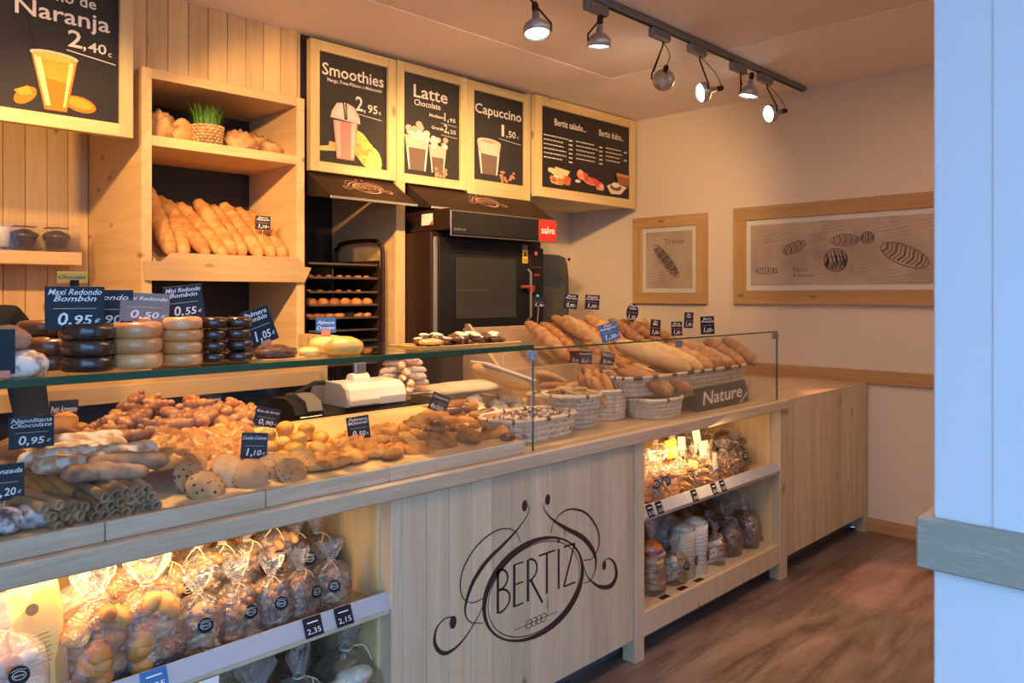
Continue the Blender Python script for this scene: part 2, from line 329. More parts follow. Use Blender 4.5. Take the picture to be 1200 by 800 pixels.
def dup(root, loc, rot=None, scale=None, label=None, group=None):
    def cp(o, p):
        c = o.copy(); COL.objects.link(c); c.parent = p
        for ch in list(o.children): cp(ch, c)
        return c
    r = cp(root, None); r.location = loc
    if rot is not None: r.rotation_euler = rot
    if scale is not None: r.scale = (scale,)*3 if isinstance(scale, (int, float)) else scale
    if label: r['label'] = label
    if group: r['group'] = group
    return r
TC = {}
def text_vf(s, shear=0, off=0):
    k = (s, shear, off)
    if k not in TC:
        c = bpy.data.curves.new('lettering', 'FONT'); c.body = s; c.size = 1; c.shear = shear; c.offset = off; c.resolution_u = 2; c.align_x = 'CENTER'
        o = bpy.data.objects.new('lettering', c); me = bpy.data.meshes.new_from_object(o)
        TC[k] = ([tuple(v.co) for v in me.vertices], [tuple(p.vertices) for p in me.polygons]); bpy.data.objects.remove(o); bpy.data.meshes.remove(me)
    return TC[k]
def text(mb, s, M, size, width=None, shear=0, off=0, mi=0):     # M maps (u,v,0) to place; centre aligned at baseline
    V, F = text_vf(s, shear, off)
    if not V: return
    xs = [v[0] for v in V]; cx = (min(xs)+max(xs))/2; sx = size if width is None else width/(max(xs)-min(xs))
    mb.add([M @ Vector(((v[0]-cx)*sx, v[1]*size, 0)) for v in V], F, mi)
def frameM(o, u, v): # matrix with columns u, v, u x v
    u = Vector(u); v = Vector(v); n = u.cross(v); M = Matrix.Identity(4)
    for i in range(3): M[i][0] = u[i]; M[i][1] = v[i]; M[i][2] = n[i]; M[i][3] = o[i]
    return M
rnd = random.Random(7)
# ================================================================ setting
XR = 5.10; ZC = 2.89; YF = 3.68; YB = 4.35
struct(MB().box(-.6, XR, -1.4, YB+.1, -.05, 0).build('floor', floor_mat()))
struct(MB().box(.85, XR, -1.5, -1.4, 0, ZC+.1).build('wall_light_block_street', wallw))  # unseen wall added to keep blue daylight off counter and glass
struct(MB().box(-.7, -.6, .7, YB+.1, 0, ZC+.1).build('wall_light_block_left', wall))  # unseen wall added so daylight enters only near the camera
struct(MB().box(-14, -.6, -14, 9, -.12, -.05).box(-.6, 12, -14, -1.4, -.12, -.05).build('pavement', pave))
c = struct(MB().box(-.6, XR, -1.4, YB+.1, ZC+.004, ZC+.1).build('ceiling', ceil_mat(True)))
MB().box(3.99, XR, -1.4, YF, ZC, ZC+.004, c=.0005).box(-.6, 3.99, 3.05, YB, ZC, ZC+.004, c=.0005).build('ceiling_border', ceil_mat(False), c)
struct(MB().box(XR, XR+.1, -1.4, YB+.1, 0, ZC+.1).build('wall_right', wall))
bw = struct(MB().box(-.6, XR, YB, YB+.1, 0, ZC+.1).build('wall_back', wall))
x = -.395; k = 0
pm = MB().box(0, .0915, 0, .018, 0, 2.5, c=.0025).mesh('plank', PW)
while x < 1.24: obj('plank', pm, bw, (x, YB-.018, 0)); x += .0935
fx = struct(MB().box(-.6, 2.13, YF+.018, YF+.10, 2.50, ZC, c=.001).build('wall_fascia', PW))
pm2 = MB().box(0, .0935, 0, .018, 0, ZC-2.5, c=.003).mesh('plank', PW)
x = -.48
while x < 2.05: obj('plank', pm2, fx, (x, YF, 2.5)); x += .0957
struct(MB().box(XR-.015, XR, -1.4, 1.86, 0, .085).build('baseboard_right', PINE_R))
struct(MB().box(XR-.02, XR, -1.4, YB, .935, 1.022, c=.004).build('trim_1', PINE_R))
# bulkhead that carries the menu boards, cream on the right, dark over the oven
struct(MB().box(3.86, XR, YF, YB, 2.20, ZC).build('wall_bulkhead', wall))
struct(MB().box(2.13, 3.86, YF+.02, YB, 2.165, ZC).build('wall_upper', dark))
struct(MB().box(2.13, 3.80, YB-.02, YB, 0, 2.165).build('wall_recess', dark))
# white pillar beside the camera with its wooden rail
struct(MB().box(1.75, 2.35, -1.4, .507, 0, ZC, c=.004).build('wall_front', wallw))
rl = struct(MB().box(1.722, 1.75, -1.4, .532, .938, 1.042, c=.004).box(1.75, 2.35, .507, .532, .938, 1.042, c=.004).build('trim_2', OAK))
struct(MB().box(1.745, 1.752, -1.4, .398, 1.042, ZC, c=.001).build('trim_3', wallw))
# ================================================================ counter
CY = 1.857
ct = thing('display_counter', 'long pine shop counter with two lit shelf bays and a painted oval emblem', 'counter', (2.4, 2.2, 0))
def rel(mb, nm, mat, parent=ct, **k):
    o = mb.build(nm, mat, parent, **k); o.location = -Vector(parent.location); return o
def relm(nm, me, parent, loc): o = obj(nm, me, parent, Vector(loc)-Vector(parent.location)); return o
rel(MB().box(-.35, 5.09, 1.96, 1.98, 0, .10), 'kickboard', kick)
rel(MB().box(-.35, 5.09, 1.86, 2.75, .915, .945, c=.003), 'worktop', PTOP)
rel(MB().box(-.35, 3.955, 1.835, 1.86, .898, .947, c=.004), 'worktop_edge', PH)
rel(MB().box(-.35, 5.09, 2.62, 2.64, 0, .915), 'rear_panel', PW)
pl_ = MB().box(0, .0920, 0, .018, 0, .80, c=.002).mesh('plank', PF)
x = 1.409
while x < 2.50: relm('plank', pl_, ct, (x, CY, .098)); x += .0934
relm('plank', MB().box(0, .074-.03, 0, .018, 0, .80, c=.002).mesh('plank', PF), ct, (x, CY, .098))
pr_ = MB().box(0, .0924, 0, .018, 0, .836, c=.0012).mesh('plank', PF)
x = 3.952
while x < 5.0: relm('plank', pr_, ct, (x, CY, .108)); x += .0934
for (a, b_, z1) in ((1.366, 1.407, .898), (2.580, 2.612, .898), (2.612, 2.645, .898), (3.872, 3.905, .898), (3.907, 3.950, .915), (5.035, 5.085, .935), (-.35, -.31, .898)):
    rel(MB().box(a, b_, CY-.004, CY+.06, 0 if a > 1.4 and a != 2.580 else .0, z1), 'post', PF)
for (a, b_) in ((-.31, 1.366), (2.645, 3.872)):
    rel(MB().box(a, b_, CY, CY+.02, .088, .192, c=.003), 'plinth_board', PF)
    rel(MB().box(a, b_, CY+.02, 2.40, .170, .188), 'lower_shelf', PH)
    rel(MB().box(a, b_, CY+.022, 2.40, .572, .590, c=.003), 'shelf', PWX)
    rel(MB().box(a, b_, CY+.004, CY+.022, .560, .590, c=.003), 'shelf_edge', PF)
    rel(MB().prism([(a, CY-.002, .578), (a, CY+.002, .578), (a, CY+.022, .622), (a, CY+.018, .622)], (b_-a, 0, 0)), 'label_rail', stripm)
    rel(MB().box(a, b_, 2.40, 2.415, .188, .915), 'bay_back', BOX)
    rel(MB().box(a-.004, a+.012, CY+.05, 2.4, .188, .90), 'bay_side', BOX)
    rel(MB().box(b_-.012, b_+.004, CY+.05, 2.4, .188, .90), 'bay_side', BOX)
    x0, x1 = (a+.1, b_-.30) if a < 0 else (a+.05, b_-.45)
    rel(MB().box(x0, x1, 1.93, 1.955, .900, .914), 'light_strip', led)
    area(((x0+x1)/2-(.1 if a > 0 else 0), 1.98, .893), ((x0+x1)/2, 2.08, .5), 5.5 if a < 0 else 5.5, x1-x0, .05, (1, .60, .24))
# emblem drawn in the plane of the counter front, from its strokes
ZU, ZV = 460, 540
def lp(u, v): return at(ZU+.325*u, ZV+.325*v, CY)
def smooth(P, n=6):
    P = [Vector(p) for p in P]; Q = []
    for i in range(len(P)-1):
        a = P[max(i-1, 0)]; b = P[i]; c = P[i+1]; d = P[min(i+2, len(P)-1)]
        for k in range(n):
            t = k/n; Q.append(.5*((2*b)+(c-a)*t+(2*a-5*b+4*c-d)*t*t+(3*b-a-3*c+d)*t**3))
    return Q+[P[-1]]
S_ = [  # strokes: points, widths (metres) min and max
 ([(488, 158), (490, 185), (455, 240), (400, 300), (340, 360), (293, 430), (267, 500), (262, 548), (280, 580), (325, 584)], .003, .017),
 ([(460, 292), (445, 257), (410, 243), (360, 258), (300, 310), (258, 380), (244, 440), (252, 490), (285, 511), (325, 495)], .003, .006),
 ([(328, 515), (300, 575), (250, 650), (200, 690), (168, 685), (151, 650), (160, 600), (190, 567), (220, 562)], .004, .014),
 ([(548, 150), (544, 168), (570, 205), (620, 240), (680, 272), (715, 310), (732, 350), (730, 395), (712, 430), (690, 440)], .003, .020),
 ([(572, 260), (579, 225), (610, 186), (650, 173), (700, 190), (736, 240), (745, 290), (734, 330), (715, 353), (688, 358)], .004, .009),
 ([(686, 372), (705, 420), (745, 452), (785, 450), (806, 415), (800, 370), (780, 351), (762, 360)], .004, .022)]
def world_strokes():
    out = []
    for P, a, b in S_: out.append((smooth([lp(*p) for p in P]), a, b))
    for (u, v, r) in ((476, 161, .017), (559, 139, .017), (218, 581, .018), (763, 376, .016)):
        c0 = lp(u, v); out.append(([c0+Vector((r*math.cos(t)*.8, 0, r*math.sin(t)*1.15)) for t in [i*math.pi/10 for i in range(21)]], -1, 0))
    return out
WS = world_strokes()
l_, r_, t_, b_ = lp(325, 560).x, lp(688, 400).x, lp(570, 262).z, lp(440, 672).z
EC = Vector(((l_+r_)/2, CY, (t_+b_)/2)); ERX = (r_-l_)/2-.006; ERZ = (t_-b_)/2-.006
def emblem(mb, C, sc_, off=-.0008, letters=True, thick=1, tilt=None):
    T = (lambda p: p) if tilt is None else tilt
    nr = (T(Vector((0, -1, 0)))-T(Vector((0, 0, 0)))); nr.normalize()
    base = lambda p: T((Vector(p)-EC)*sc_)+C
    for pts, a, b in WS:
        if a < 0: mb.poly([base(p)+nr*abs(off) for p in pts[:-1]]); continue
        n = len(pts); Wd = [(a+(b-a)*math.sin(math.pi*i/(n-1))**3)*sc_*thick for i in range(n)]
        mb.ribbon([base(p) for p in pts], Wd, nr*abs(off), nr)
    N = 64
    for rr, wf in ((1.0, lambda t: .017+.010*math.cos(2*(t-2.4))), (.93, lambda t: .0035)):
        P = [EC+Vector((ERX*rr*math.cos(2*math.pi*i/N), 0, ERZ*rr*math.sin(2*math.pi*i/N))) for i in range(N+1)]
        mb.ribbon([base(p) for p in P], [wf(2*math.pi*i/N)*sc_*thick for i in range(N+1)], nr*abs(off), nr)
    if letters:
        ux = T(Vector((1, 0, 0)))-T(Vector((0, 0, 0))); uz = T(Vector((0, 0, 1)))-T(Vector((0, 0, 0)))
        def stroke(pts, wd=.008):
            mb.ribbon([base(EC+Vector((x, 0, z))) for x, z in pts], wd*sc_*thick, nr*abs(off), nr)
        H = .145; z0 = -.035; W = .36; cw = W/6
        def arc(cx, cz, rx, rz, a0, a1, n=8): return [(cx+rx*math.cos(math.radians(a0+(a1-a0)*i/n)), cz+rz*math.sin(math.radians(a0+(a1-a0)*i/n))) for i in range(n+1)]
        x = -W/2-.01
        stroke([(x, z0), (x, z0+H)], .012); stroke(arc(x+.005, z0+H*.76, .042, H*.24, 90, -90)); stroke(arc(x+.005, z0+H*.27, .052, H*.27, 90, -90))
        x += .078; stroke([(x, z0), (x, z0+H)], .012); [stroke([(x, z0+H*q), (x+.045, z0+H*q)], .006) for q in (.01, .52, .99)]
        x += .068; stroke([(x, z0), (x, z0+H)], .012); stroke(arc(x+.005, z0+H*.74, .042, H*.26, 90, -90)); stroke([(x+.015, z0+H*.48), (x+.075, z0-.025)], .010)
        x += .098; stroke([(x, z0), (x, z0+H)], .011); stroke([(x-.042, z0+H), (x+.045, z0+H)], .007)
        x += .064; stroke([(x, z0), (x, z0+H)], .011); stroke([(x-.006, z0+H+.028), (x+.006, z0+H+.028)], .012)
        x += .028; stroke([(x, z0+H), (x+.062, z0+H)], .007); stroke([(x+.062, z0+H), (x, z0)], .010); stroke([(x, z0), (x+.066, z0)], .007)
        stroke([(-.11, -.115), (.11, -.115)], .0025)
        for k in range(4): stroke(arc(-.038+.025*k, -.115, .017, .015, 0, 360, 10), .0028)
mb = MB(); emblem(mb, EC, 1); rel(mb, 'painted_emblem', inkm)
# price tabs on the label rails
def tab(x, txt, mat=navy, w=.055, tx=signw):
    mb = MB(); mb.box(-w/2, w/2, -.001, .001, -.026, .026, 0, .0004); M = frameM((0, -.0016, -.017), (1, 0, 0), (0, 0, 1)); text(mb, txt, M, .020, w*.75, mi=1)
    mb.box(-w*.3, w*.3, -.0016, -.001, .010, .013, 1, .0001)
    o = mb.build('price_tab', [mat, tx], ct); o.location = Vector((x, CY+.004, .600))-Vector(ct.location); o.rotation_euler = (-.42, 0, 0)
for px, t in ((404, '2,15'), (368, '2,35')): tab(at(px, 722, CY).x, t)
tab(at(182, 790, CY).x, '2,35', bluec, .06)
for px in (763, 774, 815, 838, 848): tab(at(px, 595, CY).x, '2,15', navy, .042)
# ================================================================ glass case on the counter
gc = thing('glass_display_case', 'frameless glass screen with green-edged top shelf along the counter front', 'display case', (1.8, 1.9, .945))
for a, b_ in zip([-.35]+[at(p, 600, 1.875).x for p in (123, 311, 456)], [at(p, 600, 1.875).x for p in (123, 311, 456)]+[1.955]):
    rel(MB().box(a+.001, b_-.001, 1.872, 1.896, .945, .989, c=.002), 'base_strip', PH, gc)
rel(MB().box(-.35, 2.003, 1.880, 1.886, .989, 1.303, c=.0008), 'glass_pane', GLASS, gc)
rel(MB().box(2.008, 3.89, 1.880, 1.886, .945, 1.303, c=.0008), 'glass_pane', GLASS, gc)
rel(MB().box(3.884, 3.89, 1.887, 2.30, .945, 1.303, c=.0008), 'end_pane', GLASS, gc)
rel(MB().box(-.35, 2.003, 1.884, 2.36, 1.305, 1.323, c=.001), 'top_pane', GLASST, gc)
rel(MB().box(-.35, 2.003, 1.874, 1.884, 1.305, 1.323, c=.001), 'green_edge', glassedge, gc)
rel(MB().box(2.008, 3.89, 1.8795, 1.8865, 1.303, 1.309, c=.001), 'polished_edge', glassedge, gc)
rel(MB().box(2.0035, 2.0075, 1.8795, 1.8865, .945, 1.303, c=.001), 'polished_edge', glassedge, gc)
rel(MB().box(3.8905, 3.894, 1.8795, 1.8865, .945, 1.303, c=.001), 'polished_edge', glassedge, gc)
for x, m_, w_ in ((2.005, clip_b, .030), (2.95, greymetal, .026), (3.875, greymetal, .03)):
    rel(MB().box(x-w_/2, x+w_/2, 1.872, 1.896, 1.268, 1.300, c=.003), 'clip', m_, gc)
rel(MB().box(1.262, 1.300, 1.884, 1.90, 1.272, 1.304, c=.003), 'clip', steel, gc)
rel(MB().box(-.34, -.31, 2.32, 2.35, .945, 1.303, c=.003), 'support', steel, gc)
rel(MB().box(1.255, 1.29, 2.30, 2.32, 1.262, 1.303, c=.003), 'clip', steel, gc)
rs = tag(MB().prism([(-.35, 1.898, .946), (-.35, 1.898, .984), (-.35, 2.46, 1.050), (-.35, 2.46, .946)], (2.31, 0, 0)).build('sloping_tray', PWX), 'sloping wooden tray under the pastries inside the glass case', 'tray')
def sz(y): return .985+(y-1.9)*.118
# ================================================================ wall unit with shelves
U0, U1, UF, UB = 1.286, 2.099, 3.60, 4.12
un = thing('bread_shelf_unit', 'tall pine shelf unit with dark back holding bread and baguettes', 'shelf', (1.7, 3.9, 0))
rel(MB().box(U0, U0+.045, UF, YB-.02, 0, 2.52), 'side_panel', PWY, un)
rel(MB().box(U1-.045, U1, UF, YB-.02, 0, 2.52), 'side_panel', PWY, un)
rel(MB().box(U0+.045, U1-.045, UF, YB-.02, 2.475, 2.52), 'top_panel', PWX, un)
rel(MB().box(U0+.045, U1-.045, UF+.001, UB, 2.173, 2.220), 'shelf', PWX, un)
rel(MB().box(U0+.045, U1-.045, UB, UB+.02, 0, 2.475), 'back_panel', dark, un)
# slanted baguette bin: floor, front board with notched corners, cheeks
x0, x1 = U0+.05, U1-.05
rel(MB().prism([(x0, UB-.01, 1.86), (x0, UB-.01, 1.88), (x0, UF-.02, 1.585), (x0, UF-.02, 1.565)], (x1-x0, 0, 0)), 'bin_floor', PWX, un)
za, zb = 1.565, 1.69
def sl(x, z): return (x, UF-.02-.045*(z-za)/(zb-za), z)
fr = [sl(U0+.01, za), sl(U1-.01, za), sl(U1+.012, za+.075), sl(U1-.03, za+.080), sl(U1-.075, zb), sl(U0+.11, zb), sl(U0+.075, za+.085), sl(U0-.006, za+.085)]
rel(MB().prism(fr, (0, .018, 0)), 'bin_front', PWX, un)
rel(MB().prism([(x0, UF, 1.58), (x0, UB-.02, 1.88), (x0, UB-.02, 1.95), (x0, UF, 1.66)], (.012, 0, 0)), 'bin_cheek', PWX, un)
rel(MB().prism([(x1-.012, UF, 1.58), (x1-.012, UB-.02, 1.88), (x1-.012, UB-.02, 1.95), (x1-.012, UF, 1.66)], (.012, 0, 0)), 'bin_cheek', PWX, un)
# back counter under it
bc = thing('back_counter', 'low pine and dark back counter behind the glass case', 'counter', (1.0, 3.5, 0))
rel(MB().box(-.35, 2.05, 3.36, 3.58, 1.06, 1.13), 'top_board', PWX, bc)
rel(MB().box(-.35, 2.05, 3.40, 3.58, .1, 1.06), 'cabinet_front', blackp, bc)
rel(MB().box(2.05, 2.10, 3.38, 3.58, .0, 1.30), 'end_post', PW, bc)
# divider post between rack and oven
dv = thing('divider_panel', 'pine upright panel standing between tray rack and oven', 'panel', (2.76, 4, 0))
rel(MB().box(2.72, 2.735, 3.66, YB-.022, 0, 2.16), 'board', PWY, dv)
rel(MB().box(2.71, 2.775, 3.63, 3.66, 0, 2.16), 'post', PW, dv)
# ================================================================ dark visors below the boards
rose = plain('rose_print', (.60, .34, .26), .6)
def visor(x0, x1, lab):
    v = thing('visor', lab, 'visor', ((x0+x1)/2, 3.5, 2.1))
    ztop, zbot, yt, yb = 2.150, 2.005, 3.645, 3.42
    rel(MB().prism([(x0, yt, ztop), (x0, yt, ztop-.012), (x0, yb, zbot-.008), (x0, yb, zbot)], (x1-x0, 0, 0)), 'hood_panel', brownmetal, v)
    rel(MB().box(x0, x1, yb-.004, yb+.002, zbot-.012, zbot+.002, c=.001), 'lip', steel, v)
    [rel(MB().prism([(q, yt, ztop-.01), (q, yb, zbot-.01), (q, yt, zbot+.02)], (.01, 0, 0)), 'cheek', dark, v) for q in (x0, x1-.01)]
    d = Vector((0, yb-yt, zbot-ztop)).normalized()   # downslope
    nrm = Vector((1, 0, 0)).cross(-d)
    C = Vector(((x0+x1)/2+.02, (yt+yb)/2, (ztop+zbot)/2))
    def tilt(p): return Vector((p.x, 0, 0))+(-d)*p.z+nrm*(-p.y)
    mb = MB(); emblem(mb, C+nrm*.002, .33, .001, True, 1.3, tilt); rel(mb, 'emblem', rose, v)
visor(2.14, 2.70, 'dark brown sloping visor with oval emblem above the tray rack')
visor(2.80, 3.84, 'wide dark brown sloping visor with oval emblem above the oven')
# ================================================================ menu boards
def menu(x0, x1, z0, z1, lab, y=3.655, fw=.055, bot=.055, draw=None, gapside=False):
    b = thing('menu_board', lab, 'sign', ((x0+x1)/2, y, z0))
    for nm, a in (('frame_side', (x0, x0+fw)), ('frame_side', (x1-fw, x1))): rel(MB().box(a[0], a[1], y-.022, y+.022, z0, z1), nm, PFRV, b)
    rel(MB().box(x0+fw, x1-fw, y-.022, y+.022, z0, z0+bot), 'frame_rail', PFR, b)
    rel(MB().box(x0+fw, x1-fw, y-.022, y+.022, z1-fw, z1), 'frame_rail', PFR, b)
    rel(MB().box(x0+fw, x1-fw, y-.005, y+.01, z0+bot, z1-fw), 'blackboard', black, b)
    W = x1-x0-2*fw; Hh = z1-z0-fw-bot
    M = frameM((x0+fw, y-.0062, z0+bot), (1, 0, 0), (0, 0, 1))
    tx = MB(); pc = MB()
    def T(s, u, v, h, w=None, sh=0): text(tx, s, M @ Matrix.Translation((u*W, v*Hh, .0006)), h*Hh, None if w is None else w*W, sh, .012)
    def Lr(u0, v0, u1, v1, t=.004): tx.ribbon([M @ Vector((u0*W, v0*Hh, .0006)), M @ Vector((u1*W, v1*Hh, .0006))], t, Vector((0, 0, 0)))
    lay = [0]
    def P(pts, col):
        lay[0] += 1; pc.poly([M @ Vector((u*W, v*Hh, .0003+.00012*lay[0])) for u, v in pts], col)
    def E(u, v, ru, rv, col, n=14, a=0): P([(u+ru*math.cos(2*math.pi*i/n)*math.cos(a)-rv*math.sin(2*math.pi*i/n)*math.sin(a), v+ru*math.cos(2*math.pi*i/n)*math.sin(a)+rv*math.sin(2*math.pi*i/n)*math.cos(a)) for i in range(n)], col)
    draw(T, Lr, P, E)
    if tx.v: rel(tx, 'lettering', chalk, b)
    if pc.v: rel(pc, 'printed_picture', PRINT, b)
    return b
OR = (.88, .22, .01); YO = (.95, .38, .03); WH = (.85, .80, .74); PK = (.86, .28, .22); SK = (.55, .45, .38)
def d_orange(T, L, P, E):
    T('Zumo de', .52, .80, .11, .56); T('Naranja', .53, .655, .16, .78); T('2', .62, .50, .17, .12); T(',', .70, .50, .13); T('40', .81, .49, .10, .16); T('c', .92, .48, .06)
    L(.55, .47, .97, .43, .004)
    P([(.10, .66), (.115, .66), (.30, .41), (.285, .41)], (.01, .01, .01)); P([(.20, .76), (.225, .76), (.31, .41), (.29, .41)], (.012, .01, .01))
    E(.22, .105, .10, .05, OR, a=.5); P([(.13, .13), (.24, .175), (.28, .12), (.18, .10)], YO); E(.66, .10, .14, .055, OR, a=-.12); E(.66, .105, .11, .035, YO, a=-.12)
    P([(.26, .425), (.64, .405), (.55, .03), (.37, .03)], OR); P([(.28, .40), (.62, .38), (.585, .23), (.32, .25)], YO); P([(.28, .395), (.34, .395), (.42, .06), (.38, .06)], (1, .75, .35)); P([(.57, .38), (.61, .38), (.54, .06), (.52, .06)], (.98, .70, .3))
    E(.45, .41, .20, .032, (.75, .62, .48), a=-.02); E(.45, .40, .175, .026, (.9, .5, .08), a=-.02)
def d_smoothie(T, L, P, E):
    T('Smoothies', .5, .80, .155, .90); T('Mango, Fresa-Plátano o Melocotón', .52, .745, .045, .80); T('2', .58, .53, .19, .11); T(',', .66, .53, .12); T('95', .78, .53, .11, .15); T('c', .89, .53, .06); L(.50, .50, .92, .475, .003)
    P([(.0, .10), (.0, .14), (.38, .19), (.38, .13)], (.9, .62, .2)); P([(.13, .14), (.15, .20), (.30, .19), (.30, .12)], (.85, .5, .15))
    for (u, v, r, c) in ((.60, .20, .18, (.88, .62, .15)), (.68, .14, .2, (.9, .55, .12)), (.78, .08, .15, (.9, .66, .2))): E(u, v, r, .12, c, a=-.6)
    for i in range(14): E(.55+.32*rnd.random(), .04+.18*rnd.random(), .045, .03, rnd.choice([(.95, .4, .08), (.9, .7, .15), (.85, .35, .1), (.95, .55, .2)]), 7)
    P([(.20, .40), (.55, .40), (.50, .05), (.25, .05)], PK); P([(.22, .40), (.30, .40), (.31, .07), (.26, .07)], (.95, .5, .4)); P([(.46, .40), (.53, .40), (.49, .07), (.45, .07)], (.95, .55, .45))
    P([(.16, .42), (.59, .40), (.58, .46), (.50, .55), (.38, .58), (.25, .56), (.18, .48)], (.72, .58, .52)); P([(.20, .44), (.55, .43), (.46, .54), (.28, .55)], (.82, .70, .62))
    P([(.33, .60), (.35, .60), (.38, .42), (.36, .42)], (.02, .02, .02)); P([(.37, .61), (.39, .61), (.40, .42), (.38, .42)], (.03, .02, .02))
def cup(P, E, u, w, vt, vb):
    P([(u-w, vt), (u+w, vt), (u+w*.72, vb), (u-w*.72, vb)], (.20, .13, .10)); P([(u-w, vt), (u-w*.8, vt), (u-w*.6, vb), (u-w*.72, vb)], WH); P([(u+w*.8, vt), (u+w, vt), (u+w*.72, vb), (u+w*.6, vb)], WH)
    P([(u-w*1.05, vt+.03), (u+w*1.05, vt+.03), (u+w*.92, vt-.09), (u-w*.92, vt-.09)], (.72, .58, .46))
def d_latte(T, L, P, E):
    T('Latte', .48, .78, .18, .60); T('Chocolate', .42, .70, .085, .46); T('Mediano', .58, .615, .045, .26); T('1,', .76, .60, .12, .08); T('95', .87, .60, .055, .11); L(.66, .57, .95, .56, .0025)
    T('Grande', .60, .495, .045, .22); T('2,', .76, .48, .12, .09); T('25', .88, .48, .055, .11); L(.66, .45, .95, .44, .0025)
    cup(P, E, .24, .20, .36, .05); cup(P, E, .60, .15, .30, .05)
    for i in range(16): E(.07+.35*rnd.random(), .37+.16*rnd.random()*(1-abs(i/16-.5)), .06, .035, rnd.choice([WH, SK, (.8, .7, .6)]), 7)
    for i in range(12): E(.48+.26*rnd.random(), .31+.13*rnd.random(), .05, .03, rnd.choice([WH, SK, (.8, .7, .6)]), 7)
    for i in range(12): E(.55+.24*rnd.random(), .02+.08*rnd.random(), .03, .02, (.62, .34, .22), 5)
def d_cap(T, L, P, E):
    T('Capuccino', .5, .76, .155, .92); T('1', .58, .55, .19, .05); T(',', .66, .55, .12); T('50', .77, .55, .11, .15); T('c', .89, .55, .06); L(.50, .515, .95, .485, .003)
    cup(P, E, .31, .22, .42, .08); E(.31, .455, .225, .035, (.80, .68, .52), a=-.02); E(.31, .455, .16, .02, (.62, .42, .25)); P([(.12, .43), (.50, .42), (.46, .30), (.16, .31)], (.82, .70, .56))
    for i in range(18): E(.52+.28*rnd.random(), .02+.13*rnd.random(), .03, .018, (.60, .30, .18), 5)
def d_menu(T, L, P, E):
    T('Bertiz salado...', .31, .80, .12, .34); T('Bertiz dulce...', .78, .80, .12, .30)
    for c0, c1, rows in ((.03, .33, 6), (.37, .67, 5), (.71, .97, 4)):
        for k in range(rows):
            v = .655-.055*k; e = c0+(c1-c0)*(.60+.25*rnd.random()); u = c0
            while u < e: q = u+.012+.02*rnd.random(); L(u, v, min(q, e), v, .008); u = q+.006
            if k % 2 == 0 or c0 < .7: L(c1-.04, v-.01, c1, v-.01, .010)
    for i in range(26): E(.08+.20*rnd.random(), .08+.16*rnd.random(), .035, .035, rnd.choice([(.85, .6, .2), (.9, .75, .4), (.7, .15, .06), (.3, .4, .08), (.9, .8, .6), (.6, .3, .1)]), 6)
    P([(.14, .28), (.30, .25), (.27, .18), (.16, .2)], (.92, .72, .35))
    for i in range(34): t = rnd.random(); E(.40+.26*t, .24-.13*t+.05*(rnd.random()-.5), .032, .045, rnd.choice([(.85, .16, .08), (.75, .08, .05), (.9, .35, .2), (.85, .5, .3)]), 7)
    E(.38, .14, .03, .02, (.9, .85, .8)); P([(.83, .34), (.99, .33), (.99, .18), (.85, .18)], (.42, .14, .04)); P([(.83, .34), (.99, .33), (.99, .29), (.83, .30)], (.65, .3, .1))
    P([(.71, .14), (.80, .20), (.96, .16), (.88, .05), (.76, .04)], (.85, .72, .62)); E(.82, .14, .07, .05, (.25, .09, .04)); E(.82, .17, .05, .035, (.9, .82, .74))
menu(.675, 1.237, 2.185, 2.885, 'framed chalkboard with orange juice glass and wedges at the top left', y=3.58, draw=d_orange)
menu(2.155, 2.712, 2.160, 2.862, 'framed chalkboard with pink smoothie cup and mango above the tray rack', draw=d_smoothie)
menu(2.717, 3.268, 2.158, 2.866, 'framed chalkboard with two whipped coffee glasses, middle of the three drink boards', draw=d_latte)
menu(3.272, 3.845, 2.118, 2.862, 'framed chalkboard with single capuccino glass right of the coffee board', draw=d_cap, bot=.12)
menu(3.885, 5.045, 2.180, 2.878, 'wide framed menu board listing savoury and sweet items beside the right wall', y=3.64, fw=.065, bot=.07, draw=d_menu)
# ================================================================ pictures on the right wall
def picture(y0, y1, z0, z1, fw, mat_, lab, draw):
    b = thing('framed_picture', lab, 'picture', (XR-.02, (y0+y1)/2, z0)); X = XR
    for a in ((y0, y0+fw), (y1-fw, y1)): rel(MB().box(X-.035, X, a[0], a[1], z0+fw, z1-fw), 'frame_side', PINE_FV, b)
    for a in ((z0, z0+fw), (z1-fw, z1)): rel(MB().box(X-.035, X, y0, y1, a[0], a[1]), 'frame_rail', PINE_FR, b)
    rel(MB().box(X-.022, X-.001, y0+fw, y1-fw, z0+fw, z1-fw), 'mat_board', matboard, b)
    p0, p1, q0, q1 = y0+fw+mat_, y1-fw-mat_, z0+fw+mat_, z1-fw-mat_
    rel(MB().box(X-.024, X-.021, p0, p1, q0, q1), 'print', kraft, b)
    M = frameM((X-.0245, p1, q0), (0, -1, 0), (0, 0, 1)); mb = MB(); draw(mb, M, p1-p0, q1-q0); rel(mb, 'drawing', sketch, b)
    rel(MB().box(X-.027, X-.0262, y0+fw, y1-fw, z0+fw, z1-fw, c=.0002), 'glass', GLASS, b)
PINE_FR = wood('pine_picture_rail', (.58, .37, .17), (.46, .26, .10), 1, .4)
PINE_FV = wood('pine_picture_upright', (.58, .37, .17), (.46, .26, .10), 2, .4)
